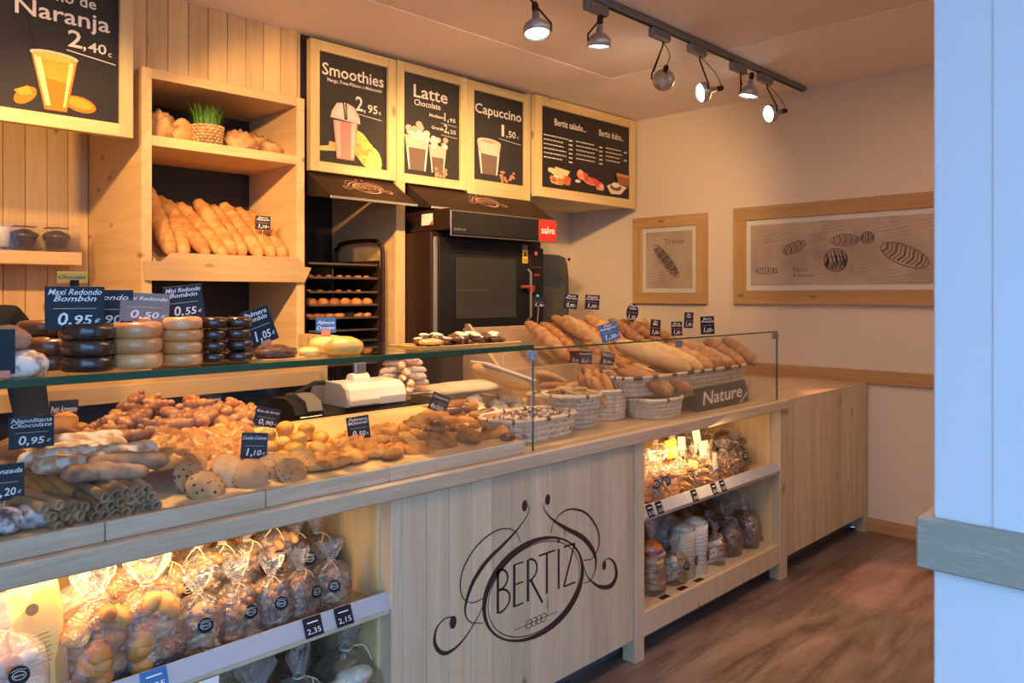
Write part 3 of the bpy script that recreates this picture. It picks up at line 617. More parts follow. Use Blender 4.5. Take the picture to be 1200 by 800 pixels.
def sk_loaf(mb, M, cx, cz, L, Wd, ang, n=7, w=.004):
    R = Matrix.Translation((cx, cz, 0)) @ Matrix.Rotation(ang, 4, 'Z')
    q = [M @ (R @ Vector((L/2*math.cos(t), Wd/2*math.sin(t), .0004))) for t in [2*math.pi*i/28 for i in range(29)]]; mb.ribbon(q, w, Vector((0, 0, 0)), Vector((-1, 0, 0)))
    for k in range(n):
        x = -L*.40+L*.8*k/(n-1); h = Wd/2*math.sqrt(max(.05, 1-(2*x/L)**2)); 
        mb.ribbon([M @ (R @ Vector((x-.2*h, -h*.8, .0004))), M @ (R @ Vector((x+.25*h, 0, .0004))), M @ (R @ Vector((x, h*.9, .0004)))], w*(1.2 if k % 2 else 2.2), Vector((0, 0, 0)), Vector((-1, 0, 0)))
def scrib(mb, M, u, v, L, rows, ang=.15, w=.0022):
    for r in range(rows):
        x = 0
        while x < L: 
            q = x+.012+.02*rnd.random(); a = Vector((u+x, v-r*.022+x*ang, .0004)); b = Vector((u+min(q, L), v-r*.022+q*ang+.004*(rnd.random()-.5), .0004)); mb.ribbon([M @ a, M @ b], w, Vector((0, 0, 0)), Vector((-1, 0, 0))); x = q+.007
def d_trenza(mb, M, W, H):
    text(mb, 'Trenza', M @ Matrix.Translation((W*.62, H*.78, .0006)), H*.13, W*.42)
    sk_loaf(mb, M, W*.45, H*.48, W*.80, W*.20, -.85, 11, .0045); sk_loaf(mb, M, W*.45, H*.48, W*.70, W*.10, -.85, 9, .003)
    for k in range(8): sk_loaf(mb, M, W*(.45+.045*(k-3.5)), H*(.48-.055*(k-3.5)*.95), W*.16, W*.10, .6 if k % 2 else -.2, 3, .003)
    scrib(mb, M, W*.62, H*.66, W*.3, 3); scrib(mb, M, W*.08, H*.25, W*.3, 4)
def d_breads(mb, M, W, H):
    s = H
    sk_loaf(mb, M, .32, .60*H, .17, .07, .38, 8, .005); sk_loaf(mb, M, .12, .24*H, .17, .045, -.02, 8, .004); sk_loaf(mb, M, .66, .68*H, .18, .075, .0, 9, .005); sk_loaf(mb, M, .80, .70*H, .08, .075, .0, 5, .006)
    sk_loaf(mb, M, .60, .38*H, .15, .15, 0, 6, .007); sk_loaf(mb, M, .60, .34*H, .13, .09, 0, 5, .006); sk_loaf(mb, M, 1.02, .42*H, .30, .12, -.42, 10, .007)
    text(mb, 'Panes', M @ Matrix.Translation((.36, .22*H, .0006)), .04, .09); text(mb, 'Artesanos', M @ Matrix.Translation((.38, .13*H, .0006)), .038, .14)
    for (u, v, l) in ((.10, .80, .1), (.20, .62, .12), (.05, .42, .12), (.5, .9, .16), (.42, .78, .1), (.86, .88, .2), (.9, .78, .16), (.46, .52, .08), (.7, .28, .12), (.86, .18, .22), (.45, .15, .1), (.22, .92, .14), (1.1, .9, .2), (1.15, .2, .25), (1.25, .6, .2)): scrib(mb, M, u, v*H, l, 3)
picture(3.003, 3.662, 1.432, 2.108, .085, .035, 'pine-framed square sketch print of a plaited loaf, titled in ink', d_trenza)
picture(.90, 2.782, 1.435, 2.121, .095, .035, 'wide pine-framed print of sketched loaves partly hidden by the white pillar', d_breads)
# ================================================================ ceiling track and lamps
TY = 2.25
tk = thing('lamp_track', 'long grey lamp track fixed to the ceiling', 'track', (2.5, TY, ZC))
rel(MB().box(-.5, 5.02, TY-.018, TY+.018, ZC-.032, ZC-.001, c=.003), 'rail', greymetal, tk)
rel(MB().box(-.5, 5.02, TY-.010, TY+.010, ZC-.034, ZC-.031, c=.0005), 'slot', blackp, tk)
rel(MB().box(5.02, 5.045, TY-.019, TY+.019, ZC-.033, ZC-.001, c=.004), 'end_cap', greymetal, tk)
def lamp(px, py, xadapt, d, lab, Y=TY, pw=0, lit=True):
    C = at(px, py, Y); d = Vector(d).normalized(); xa = xadapt
    t = thing('track_spotlight', lab, 'lamp', (xa, TY, ZC-.03), group=None)
    rel(MB().box(xa-.11, xa+.05, TY-.02, TY+.02, ZC-.085, ZC-.034, c=.008), 'adapter', greymetal, t)
    rel(MB().tube([(xa-.09, TY-.021, ZC-.06), (xa-.09, TY-.03, ZC-.06)], .012, 10), 'knob', greymetal, t)
    top = Vector((xa, TY, ZC-.085)); side = d.cross(Vector((0, 0, 1)));
    if side.length < .2: side = Vector((1, -.3, 0))
    side.normalize(); R = .056
    rel(MB().tube([top, top+Vector((0, 0, -.02)), C+side*(-R-.006)+Vector((0, 0, .03)), C+side*(-R-.006)], .0045, 6).tube([top+Vector((0, 0, -.02)), C-side*(R-.004)+Vector((0, 0, .04))], .003, 5), 'arm', brownmetal if lit else greymetal, t)
    Q = d.to_track_quat('Z', 'Y').to_matrix().to_4x4(); M = Matrix.Translation(C) @ Q
    rel(MB().lathe([(.010, -.115), (.012, -.075), (.016, -.072), (.016, -.045), (.03, -.038), (.052, -.018), (.056, -.008), (.056, .022), (.052, .022), (.050, .012)], 24, 0, M), 'lamp_head', headm, t, smooth=True)
    rel(MB().lathe([(.0001, -.125), (.012, -.122), (.0145, -.112), (.0145, -.088), (.010, -.078)], 12, 0, M), 'socket', brownmetal, t, smooth=True)
    rel(MB().lathe([(.0001, .016), (.030, .0155), (.049, .012)], 20, 0, M), 'lens', lamp_on, t)
    back = C-d*.118
    rel(MB().tube(smooth([top, (top+back)/2+Vector((.03, -.01, .0)), back], 5), .0022, 5), 'cable', brownmetal, t)
    if pw: spot(C+d*.03, C+d*3, pw, 80, .7)
    return t
xs = [at(670+i, 0, TY).x for i in range(2)]
def xat(px): # adapter x from its picture column on the track line
    return at(px, 60, TY).x
lamp(629, 35, xat(610), (-.12, -.20, -1), 'lit spotlight nearest the left, tilted toward the room', Y=2.15, pw=40)
lamp(702, 50, xat(703), (.05, .1, -1), 'lit spotlight hanging straight down, second from the left on the track', pw=34)
lamp(778, 93, xat(777), (.75, .62, -.25), 'unlit looking spotlight turned away showing its round silver back', pw=45)
lamp(824, 108, xat(820), (-.80, .52, -.25), 'lit spotlight facing left between the silver-backed and the downward one', pw=40)
lamp(877, 109, xat(868), (-.12, .15, -1), 'lit spotlight pointing down, second from the right end of the track', pw=34)
lamp(903, 133, xat(899), (-.84, .42, -.22), 'lit spotlight facing left nearest the end of the track', pw=40)
# ================================================================ bread shapes (unit meshes, shared)
def nz(p, s, seed): return noise.noise(Vector(p)*s+Vector((seed*13.7, seed*7.1, seed*3.3)))
def loaf_me(L, W, H, mat, seed=1, p=2.2, slashes=0, rough=.06, n=22, m=14, slant=.8, tip=.0, sd=.10):
    mb = MB(); V = []; F = []
    for i in range(n+1):
        s = -1+2*i/n; s = math.copysign(abs(s)**.8, s); r = max(0, 1-abs(s)**p)**.5; r = max(r, tip if 0 < i < n else 0)
        for k in range(m):
            a = 2*math.pi*k/m; ca, sa = math.cos(a), math.sin(a)
            y = W/2*r*ca; z = H*.5*r*sa; z = z*1.25 if sa > 0 else z*.75
            g = 1+rough*2*nz((s*L*14, y*18, z*18), 1.0, seed)
            if slashes and sa > -.2:
                t = (s*.5+.5)*slashes*1.0+ca*slant*.35; fr = t-math.floor(t); g += sd*(math.exp(-((fr-.5)/.16)**2)-.35)*max(0, sa)
            V.append((s*L/2, y*g, z*g+H*.375))
    for i in range(n):
        for k in range(m): F.append((i*m+k, i*m+(k+1) % m, (i+1)*m+(k+1) % m, (i+1)*m+k))
    mb.add(V, F); return mb.mesh('loaf', mat, True)
def place2(me, A, B, name, parent=None, roll=0, zup=None):   # lay a long mesh (along x) from A to B; returns object
    A = Vector(A); B = Vector(B); d = (B-A).normalized(); up = Vector((0, 0, 1)); y = up.cross(d).normalized(); z = d.cross(y)
    M = Matrix.Identity(3); 
    for i in range(3): M[i][0] = d[i]; M[i][1] = y[i]; M[i][2] = z[i]
    o = obj(name, me, parent, (A+B)/2); o.rotation_euler = M.to_euler(); return o
def crois_me(seed, R=.024, arc=4.0, mat=b_crois, r0=.0165, seg=6):
    mb = MB(); n = 35; P = []; rr = []
    for i in range(n+1):
        t = i/n; a = -arc/2+arc*t; e = math.sin(math.pi*t)**.6; P.append((R*math.sin(a), R*(1-math.cos(a))-R*.6, r0*.9+.003*e)); rr.append(r0*(.28+.72*e)*(1+.28*abs(math.sin(math.pi*seg*t))-.17+.15*nz((t*8, seed, 0), 1, seed)))
    mb.tube(P, rr, 10); return mb.mesh('croissant', mat, True)
def pillow_me(W, L, H, mat, seed, folds=3, n=12):
    mb = MB(); V = []; F = []
    for s in (1, -1):
        for i in range(n+1):
            for j in range(n+1):
                u = -1+2*i/n; v = -1+2*j/n; e = (1-u**4)*(1-v**4); w = 1-.10*(u*u*v*v)
                h = H*e**.35*(1.0-.55*math.exp(-((u-v)/.22)**2)-.30*math.exp(-((u+v)/.22)**2)+.35*nz((u, v, 0), 2, seed)) if s > 0 else 0
                V.append((u*W/2*w, v*L/2*w, h+H*.25*(abs(u*v)) if s > 0 else 0))
    N = (n+1)**2
    for i in range(n):
        for j in range(n):
            a = i*(n+1)+j; q = (a, a+n+1, a+n+2, a+1); F.append(q); F.append(tuple(N+x for x in q[::-1]))
    for i in range(n):
        for (a, b) in ((i, i+1), ((i+1)*(n+1)+n, i*(n+1)+n)) if False else (): pass
    E1 = [i for i in range(n+1)]+[i*(n+1)+n for i in range(1, n+1)]+[n*(n+1)+j for j in range(n-1, -1, -1)]+[i*(n+1) for i in range(n-1, 0, -1)]
    for k in range(len(E1)): a = E1[k]; b = E1[(k+1) % len(E1)]; F.append((a, b, N+b, N+a))
    mb.add(V, F); return mb.mesh('pastry', mat, True)
def disc_me(R, H, mat, seed, sq=1, rough=.05, n=26, dome=.35, name='cookie'):
    mb = MB(); prof = [(.0001, 0), (R*.85, 0), (R*.97, H*.2), (R, H*.45), (R*.94, H*.75), (R*.7, H*(.85+dome*.3)), (R*.35, H*(.95+dome*.5)), (.0001, H*(1+dome*.55))]
    mb.lathe(prof, n, 0, None, lambda p, a: Vector((p.x*(1+rough*nz((math.cos(a), math.sin(a), 0), 2.0, seed)), p.y*sq*(1+rough*nz((math.cos(a), math.sin(a), 0), 2.0, seed)), p.z*(1+.25*nz((p.x*40, p.y*40, 0), 1, seed)))))
    return mb.mesh(name, mat, True)
def ring_me(R, r, mat, seed=0, sq=.92, n=30, m=12):
    mb = MB(); P = []; V = []; F = []
    for i in range(n):
        a = 2*math.pi*i/n; g = 1+.04*nz((math.cos(a), math.sin(a), 0), 2, seed)
        for k in range(m):
            b = 2*math.pi*k/m; cb, sb = math.copysign(abs(math.cos(b))**.72, math.cos(b)), math.copysign(abs(math.sin(b))**.72, math.sin(b)); rr = (R-r)+r*cb*g; V.append((rr*math.cos(a), rr*math.sin(a), r*sq+r*sq*sb*g))
    for i in range(n):
        for k in range(m): F.append((i*m+k, ((i+1) % n)*m+k, ((i+1) % n)*m+(k+1) % m, i*m+(k+1) % m))
    mb.add(V, F); return mb.mesh('ring', mat, True)
def ball_me(R, mat, seed, sy=1, sz_=.75, rough=.1, cross=0, n=22, m=14, nf=2.0):
    mb = MB(); V = []; F = []
    for i in range(m+1):
        t = math.pi*i/m
        for k in range(n):
            a = 2*math.pi*k/n; d = Vector((math.sin(t)*math.cos(a), math.sin(t)*math.sin(a), -math.cos(t)))
            g = 1+rough*2*nz(d, nf, seed)
            if cross: g += cross*(abs(math.sin(d.x*5.5+d.y*2))*abs(math.sin(d.y*5.5-d.x*2))-.4)*max(0, d.z+.3)
            z = d.z*sz_*g; V.append((d.x*R*g, d.y*R*sy*g, max(z, -.62*sz_)*R+.62*sz_*R))
    for i in range(m):
        for k in range(n): F.append((i*n+k, i*n+(k+1) % n, (i+1)*n+(k+1) % n, (i+1)*n+k))
    mb.add(V, F); return mb.mesh('bread', mat, True)
def pipe_me(L, r, mat, seed):
    mb = MB(); n = 14; V = []; F = []
    for (x, q) in ((-.5, 1), (-.48, 1.04), (0, 1+.05*seed % .1), (.48, 1.04), (.5, 1), (.5, .62), (.2, .6), (-.2, .6), (-.5, .62)):
        for k in range(n): a = 2*math.pi*k/n; g = q*(1+.10*nz((x*3, math.cos(a), math.sin(a)), 1.5, seed)); V.append((x*L, r*g*math.cos(a), r+r*g*math.sin(a)))
    m = 9
    for i in range(m):
        for k in range(n): j = (i+1) % m; F.append((i*n+k, i*n+(k+1) % n, j*n+(k+1) % n, j*n+k))
    mb.add(V, F); return mb.mesh('rolled_pastry', mat, True)
def slab_me(L, W, H, mat, n=14):   # half-round slice standing / lying
    mb = MB(); pts = [(L/2*math.cos(math.pi*i/n), 0, W*math.sin(math.pi*i/n)**.8) for i in range(n+1)]; mb.prism([(p[0], -H/2, p[2]) for p in pts], (0, H, 0)); return mb.mesh('slice', mat)
# ---------------------------------------------------------------- price signs
def sign(px, py, Y, w, h, lines, price, lab, card=navy, yaw=None, roll=0, tilt=0, foot=None, stick='stick', tx=signw, rule=gold, oval=False):
    C = at(px, py, Y); yw = -.8*math.atan2(C.x, C.y)+(yaw or 0)*.3
    if Y > 2.35 and px > 600: w *= 1.2; h *= 1.3; roll *= 1
    t = thing('price_sign', lab, 'sign', C, (tilt, roll, yw))
    mb = MB()
    if oval: mb.prism([(w/2*math.cos(a), .001, h/2*math.sin(a)) for a in [2*math.pi*i/28 for i in range(28)]], (0, -.002, 0))
    else: mb.box(-w/2, w/2, -.001, .001, -h/2, h/2, 0, .0004)
    mb.build('card', card, t)
    M = frameM((0, -.0022 if oval else -.0016, 0), (1, 0, 0), (0, 0, 1)); tb = MB(); n = len(lines)
    for i, s in enumerate(lines):
        text(tb, s, M @ Matrix.Translation((0, h*((.24-.15*i+(.07 if n > 1 else 0)) if price else (.08-.36*i if n > 1 else -.12)), 0)), h*(.19 if price else .34 if n > 1 else .46), w*min(.9, .10*len(s)+.12) if not oval else w*.6, .35, .01)
    if price:
        if ',' in price: a, b = price.split(',')
        else: a, b = price, ''
        text(tb, a+(',' if b else ''), M @ Matrix.Translation((-w*.17, -h*.38, 0)), h*.40, w*(.13*len(a)+.10), .15, .015)
        if b: text(tb, b, M @ Matrix.Translation((w*.14, -h*.37, 0)), h*.30, w*.30, .15, .015); text(tb, '€', M @ Matrix.Translation((w*.38, -h*.37, 0)), h*.17, w*.10, .15, .005)
    if tb.v: tb.build('lettering', tx, t)
    if price: MB().box(-w*.36, w*.36, -.0019, -.0011, -h*.015, h*.0, 0, .0001).build('rule', rule, t)
    if stick == 'stick': MB().tube([(0, .002, -h/2), (0, .004, -h/2-(foot or .07))], .0016, 5).build('stick', MATS['stick_wood'], t)
    elif stick == 'clip': MB().box(-.014, .014, -.006, .010, -h/2-.010, -h/2+.008, 0, .002).build('clip', MATS['orange_clip'], t)
    return t
plain('stick_wood', (.80, .62, .40), .6); plain('orange_clip', (.75, .26, .12), .4)
# ================================================================ shelf-top goods (on the glass top)
ZT = 1.3235
ZTY = 1.95
def ring_stack(px, n, me_parts, dia, h, Y, lab, jit=.002, group=None):
    x = at(px, 420, Y).x
    for k in range(n):
        o = obj('ring_donut', me_parts[k % len(me_parts)], None, (x+rnd.uniform(-jit, jit), Y+rnd.uniform(-jit, jit), ZT+k*h), (rnd.uniform(-.03, .03), 0, rnd.random()*6))
        tag(o, lab % (['bottom', 'second', 'third', 'fourth'][k] if k < n-1 else 'top'), 'donut', group)
def rings(R, r, mat): return [ring_me(R, r, mat, s, .96) for s in (1, 2)]
rk_big = rings(.060, .0205, b_choc); rm_big = rings(.060, .0205, b_milk); rg_big = rings(.060, .0205, b_glaze); rg_sm = rings(.050, .0165, b_glaze); rk_sm = rings(.032, .0165, b_choc)
H1 = .0365; H2 = .0300
ring_stack(103, 3, rk_big, .12, H1, 1.955, '%s chocolate-glazed ring of the large dark stack left of the sugar-glazed rings', group='large dark rings')
ring_stack(88, 3, rm_big, .12, H1, 2.10, '%s brown ring of the stack right behind the large dark stack', group='large dark rings')
ring_stack(58, 2, rm_big, .12, H1, 2.06, '%s brown ring of the low stack beside the floured breads', group='large dark rings')
ring_stack(52, 3, rm_big, .12, H1, 2.24, '%s brown ring of the rear left stack near the black-clad person', group='large dark rings')
ring_stack(159, 3, rg_big, .12, H1, 1.955, '%s sugar-glazed ring of the front stack next to the dark rings', group='sugar-glazed rings')
ring_stack(150, 3, rg_big, .12, H1, 2.10, '%s sugar-glazed ring of the stack behind the front glazed stack', group='sugar-glazed rings')
ring_stack(213, 4, rg_sm, .10, H2, 1.955, '%s small sugar-glazed ring of the four-high front stack', group='small sugar-glazed rings')
ring_stack(193, 4, rg_sm, .10, H2+.001, 2.09, '%s small sugar-glazed ring of the stack behind the four-high one', group='small sugar-glazed rings')
ring_stack(250, 4, [ring_me(.034, .0155, b_choc, 3)], .07, H2, 1.965, '%s small dark ring of the left dark column under its 0,55 card', group='small dark rings')
ring_stack(279, 4, [ring_me(.036, .0155, b_choc, 4)], .07, H2, 1.965, '%s small dark ring of the right dark column beside the chocolate oval pastry', group='small dark rings')
# floured breads at the left
f1 = ball_me(.055, b_flour, 3, .8, .62, .05, .12); f2 = ball_me(.052, b_rye, 5, .8, .6, .05, .08)
P_ = at(28, 430, 1.955); tag(obj('floured_bread', f1, None, (P_.x-.004, 1.955, ZT), (0, 0, .3)), 'white-floured crackled bread standing on the glass shelf at the far left', 'bread')
tag(obj('floured_bread', f2, None, (P_.x-.035, 1.965, ZT+.060), (0, 0, .1)), 'brown floured bread resting on top of the white crackled one', 'bread')
tag(obj('floured_bread', f1, None, (P_.x-.06, 2.06, ZT), (0, 0, 1.3)), 'floured crackled bread behind the white crackled front one', 'bread')
# chocolate oval palmera, yellow buns
p = at(323, 420, 1.97); o = thing('chocolate_pastry', 'oval dark chocolate coated pastry on card beside the small dark rings', 'pastry', (p.x, 1.97, ZT))
disc_me(.062, .030, b_milk, 3, .62, .06, name='coated_pastry').materials[0] = b_milk
obj('coating', disc_me(.062, .030, bread('coarse_chocolate', (.16, .05, .025), (.05, .015, .008), 60, .25, bump=1, coat=.5), 3, .7, .05), o, (0, 0, .003))
MB().box(-.075, .07, -.05, .05, 0, .003, 0, .001).build('card', plain('gold_card', (.70, .42, .14), .45), o)
by = ball_me(.066, b_yell, 8, .9, .50, .05)
for (px, Y, s, z, lab) in ((403, 1.985, 1.0, 0, 'large flat yellow glazed bun in front on the glass shelf'), (385, 2.08, .95, .003, 'flat yellow glazed bun behind the largest yellow one'), (362, 2.0, .5, 0, 'small yellow bun at the left of the large yellow buns')):
    x = at(px, 410, Y).x; tag(obj('yellow_bun', by, None, (x, Y, ZT+z), (.1*z, 0, .4*px), s), lab, 'bun')
# foil tray with chocolate slices
tx0, tx1 = at(485, 405, 1.97).x, 1.99
tr = thing('gold_cake_board', 'gold card tray holding chocolate and cream slices on the glass shelf', 'tray', ((tx0+tx1)/2, 2.02, ZT))
MB().box(-(tx1-tx0)/2, (tx1-tx0)/2, -.09, .09, 0, .006, 0, .002).build('board', MATS['gold_card'], tr)
MB().tube([(-(tx1-tx0)/2, -.09, .008), ((tx1-tx0)/2, -.09, .008), ((tx1-tx0)/2, .09, .008), (-(tx1-tx0)/2, .09, .008)], .003, 6, closed=True).build('rim', plain('gold_foil', (.85, .60, .25), .25, .8), tr)
sc1 = loaf_me(.085, .036, .020, b_milk, 3, 8, 0, .12); sc2 = loaf_me(.078, .030, .010, b_mer, 5, 7, 0, .15)
ORD = ['first', 'second', 'third', 'fourth', 'fifth', 'sixth', 'seventh', 'eighth', 'ninth', 'tenth', 'eleventh', 'twelfth', 'last']
for i in range(13):
    t = i/12; x = tx0+.10+(tx1-tx0-.15)*t
    for j in range(2):
        s = thing('chocolate_slice', ORD[i]+' chocolate slice from the left in the %s row on the gold card tray' % ('back' if j else 'front'), 'pastry', (x+rnd.uniform(-.01, .01), 1.985+.075*j+rnd.uniform(-.01, .01), ZT+.007+.012*(i % 2)), (rnd.uniform(-.1, .2), rnd.uniform(-.15, .15), rnd.uniform(.3, 1.2)), 'chocolate slices on the gold tray')
        obj('base', sc1, s)
        if (i+j) % 3 != 0: obj('icing', sc2, s, (0, 0, .017))
p = at(510, 405, 1.96); tag(obj('glazed_tart', disc_me(.05, .016, b_yell, 4, .7), None, (p.x, 1.98, ZT+.014), (0, 0, .2)), 'pale flat glazed tart at the left end of the gold tray', 'pastry')
# signs on the top shelf
sign(88, 361, 1.93, .118, .098, ['Maxi Redondo', 'Bombón'], '0,95', 'black price card 0,95 standing on the large dark ring stack', yaw=-.25, stick='clip')
sign(124, 362, 2.00, .118, .092, ['Redondo'], '0,90', 'dark price card 0,90 behind and right of the 0,95 card', yaw=-.25, stick='clip')
sign(170, 360, 1.97, .110, .072, ['Mini Redondo'], '0,50', 'glare-lit pale price card 0,50 on the small glazed rings', card=greyc, yaw=-.1, roll=.06, tilt=-.25, stick='clip')
sign(216, 354, 1.99, .092, .086, ['Mini Redondo', 'Bombón'], '0,55', 'dark price card 0,55 above the small dark ring columns', yaw=-.3, roll=-.12, stick='clip')
sign(304, 382, 1.99, .078, .10, ['Palmera', 'Bombón'], '1,05', 'tilted black price card 1,05 beside the chocolate oval pastry', yaw=.5, roll=-.35, stick='clip')
sign(382, 381, 2.07, .060, .045, ['Palmera', 'Chocolate'], '', 'blue tinted price card behind the yellow buns', card=bluec, yaw=-.5, stick='clip')
sign(3, 412, 1.915, .045, .095, [], '', 'dark blank price card cut off by the left edge above the floured breads', yaw=-.4, stick='clip')
t = sign(85, 325, 2.28, .072, .030, ['Chocolat'], '', 'yellow name card on a black clamp above the dark rings', card=yel, yaw=-.6, stick=None, tx=inkm, rule=yel)
MB().lathe([(.0001, 0), (.018, 0), (.018, .01), (.005, .014), (.005, .05), (.0001, .05)], 14, 0, Matrix.Translation((.005, .004, -.062))).lathe([(.0001, -.011), (.011, -.011), (.011, .011), (.0001, .011)], 12, 0, Matrix.Translation((.005, .0, -.018))).build('clamp', blackp, t)
MB().tube([(.005, .006, -.06), (.005, .006, -.135)], .004, 6).lathe([(.0001, 0), (.022, 0), (.022, .006), (.0001, .007)], 16, 0, Matrix.Translation((.005, .006, ZT-t.location.z))).build('stand', blackp, t)
# ================================================================ pastries inside the case
def jr(a): return rnd.uniform(-a, a)
CR = [crois_me(i, arc=4.2+.2*i) for i in range(4)]
pos = [(330,130),(410,150),(460,175),(250,200),(345,170),(400,195),(310,225),(500,225),(560,255),(140,270),(70,305),(180,290),(240,315),(300,290),(350,270),(410,295),(460,260),(520,290),(590,290),(650,275),(120,350),(200,372),(300,360),(70,340),(270,255),(210,240),(360,330),(430,340),
       (600,190),(640,165),(690,190),(700,240),(760,250),(740,200),(830,190),(860,180),(920,200),(960,230),(880,245),(800,230),(820,290),(960,270),(650,225)]
for i, (u, v) in enumerate(pos):
    px, py = 100+.2*u, 440+.2*v; Y = 2.47-.25*(v-120)/260
    C = at(px, py, Y); left = u < 590
    o = obj('croissant', CR[i % 4], None, (C.x, Y, C.z-.012), (jr(.5)+.3, jr(.4), rnd.random()*6.28), 1.0 if left else 1.15)
    tag(o, 'small ribbed golden croissant in the tall left heap at the back of the case' if left else 'golden croissant in the heap behind the lattice pastries, right side', 'croissant', 'croissants in the left heap' if left else 'croissants in the right heap')
for i in range(40):
    left = i < 24; px = rnd.uniform(130, 225) if left else rnd.uniform(215, 292); lo = 500-22*(1-abs(px-175)/60) if left else 492; py = lo+rnd.random()*22; Y = 2.50-.05*(py-480)/20
    C = at(px, py, Y); tag(obj('croissant', CR[i % 4], None, (C.x, Y, C.z-.015), (jr(.8), jr(.6), rnd.random()*6.28), 1.15), 'small ribbed golden croissant in the tall left heap at the back of the case' if left else 'golden croissant in the heap behind the lattice pastries, right side', 'croissant', 'croissants in the left heap' if left else 'croissants in the right heap')
for (x, y, z, r, sy) in ((.80, 2.42, sz(2.3), .055, .8), (.93, 2.44, sz(2.3), .06, .8), (1.08, 2.44, sz(2.3), .055, .8)): tag(obj('pastry', ball_me(r, b_crois, int(x*10), sy, 1.1, .15, nf=6), None, (x, y, z-.01)), 'brown pastries packed low in the middle of the croissant heaps', 'pastry', 'packed pastries under the heaps')
PI_ = [pillow_me(.092, .085, .026, b_puff, s, 3) for s in (1, 2, 3)]
for i, (u, v) in enumerate([(440,480),(360,470),(310,440),(540,440),(580,490),(470,400),(400,420),(620,440),(700,400),(640,470),(720,490),(780,470),(800,440),(560,370),(640,345),(720,370),(790,390),(850,350),(740,330),(880,300),(830,320),(870,400),(500,350),(860,450)]):
    px, py = 100+.2*u, 440+.2*v; Y = 2.26-.20*(v-300)/200; C = at(px, py, Y)
    tag(obj('lattice_pastry', PI_[i % 3], None, (C.x, Y, C.z-.014), (.40+jr(.15), jr(.15), .5+jr(.3))), 'square glazed orange puff pastry in the overlapping bed before the croissants', 'pastry', 'square puff pastries')
NP = [loaf_me(.20, .075, .046, m_, 5+i, 6, 0, .16) for i, m_ in enumerate((b_sugar, b_rye))]
def bar(me, p0, p1, lab, g, nm='long_pastry'): tag(place2(me, p0, p1, nm), lab, 'pastry', g)
for k, (a, Ya, b_, Yb, mi) in enumerate([((40, 541), 2.17, (158, 530), 2.17, 0), ((45, 530), 2.22, (150, 522), 2.22, 0), ((25, 550), 2.12, (120, 540), 2.12, 0), ((50, 557), 2.06, (130, 549), 2.06, 0), ((110, 543), 2.10, (165, 538), 2.10, 0)]):
    bar(NP[0], at(*a, Ya), at(*b_, Yb), 'long sugar-dusted pastry lying crosswise on the left pile', 'long sugared pastries')
bar(NP[1], at(90, 556, 2.02), at(204, 546, 2.02), 'long dull brown pastry lying crosswise above the rolled tubes', 'long brown pastries')
bar(NP[1], at(85, 566, 1.995), at(160, 561, 2.0), 'shorter brown pastry just under the long crosswise one', 'long brown pastries')
TB = [pipe_me(.15, .0125, b_tube, s) for s in (1, 2, 3)]
for i, (px, py) in enumerate([(70,618),(88,613),(78,604),(62,606),(95,604),(52,596),(70,592),(86,594),(100,595), (112,606),(124,604),(136,602),(148,600),(160,597),(172,595),(184,592), (118,594),(130,592),(142,589),(154,586),(166,585),(178,582), (124,583),(136,580),(148,577),(160,575),(172,573)]):
    Y = 1.905+.004*(i % 3)+(.0 if i < 9 else 0); F_ = at(px, py, Y); F_.z -= .0125; d = Vector((-.45 if i < 9 else -.12+jr(.06), 1, .12)).normalized()
    if i < 9: B_ = F_+d*.15
    else: B_ = F_+d*.15
    tag(place2(TB[i % 3], F_, B_, 'rolled_tube'), 'hollow brown rolled tube with its open end toward the glass, ' + ('left slanting bundle' if i < 9 else 'stacked middle bundle'), 'pastry', 'left bundle of tubes' if i < 9 else 'middle bundle of tubes')
LB = loaf_me(.17, .040, .026, b_puff, 9, 5, 0, .10)
for a, Ya, b_, Yb in (((10, 552), 2.16, (60, 600), 2.0), ((22, 546), 2.17, (78, 596), 2.01), ((36, 545), 2.17, (96, 590), 2.0)): bar(LB, at(*a, Ya), at(*b_, Yb), 'plain golden bar slanting down the left pile behind the sugared bun', 'slanting golden bars')
DB = [ball_me(.046, b_dusk, s, .95, .7, .06) for s in (2, 5)]
for px, py, Y, s, lab in ((37, 612, 1.955, 1, 'sugar-frosted dark bun at the front glass, the complete one'), (2, 619, 1.95, 1, 'sugar-frosted dark bun cut by the left edge of the photo'), (22, 598, 2.04, .95, 'sugar-frosted dark bun peeping up behind the two front ones')):
    C = at(px, py, Y); tag(obj('frosted_bun', DB[int(px) % 2], None, (C.x, Y, sz(Y)), (0, 0, px), s), lab, 'bun')
BRm = [loaf_me(.095, .058, .042, m_, i, 2.4, 4) for i, m_ in enumerate((b_gold, b_brown, b_seed))]
for i, (px, py, Y) in enumerate([(75, 492, 2.42), (58, 500, 2.4), (92, 505, 2.36), (72, 512, 2.32), (105, 512, 2.34), (50, 518, 2.30), (22, 535, 2.24), (8, 545, 2.2), (38, 530, 2.26), (5, 530, 2.3), (20, 520, 2.34), (90, 516, 2.28), (110, 520, 2.26), (60, 524, 2.25)]):
    C = at(px, py, Y); tag(obj('brown_roll', BRm[i % 3], None, (C.x, Y, C.z-.02), (jr(.2), jr(.2), .5+jr(.6))), 'browned roll in the back left corner of the case', 'roll', 'brown rolls at the back left')
tag(obj('pastry', ball_me(.10, b_brown, 4, .8, .9, .15, nf=6), None, (.60, 2.36, sz(2.3)-.01)), 'brown rolls packed low in the back left corner', 'roll', 'packed rolls under the heap')
tag(obj('pastry', ball_me(.10, b_brown, 5, .6, .6, .15, nf=6), None, (.66, 2.13, sz(2.1)-.02)), 'brown pastry packed low under the long sugared pastries', 'pastry', 'packed pastries under the long bars')
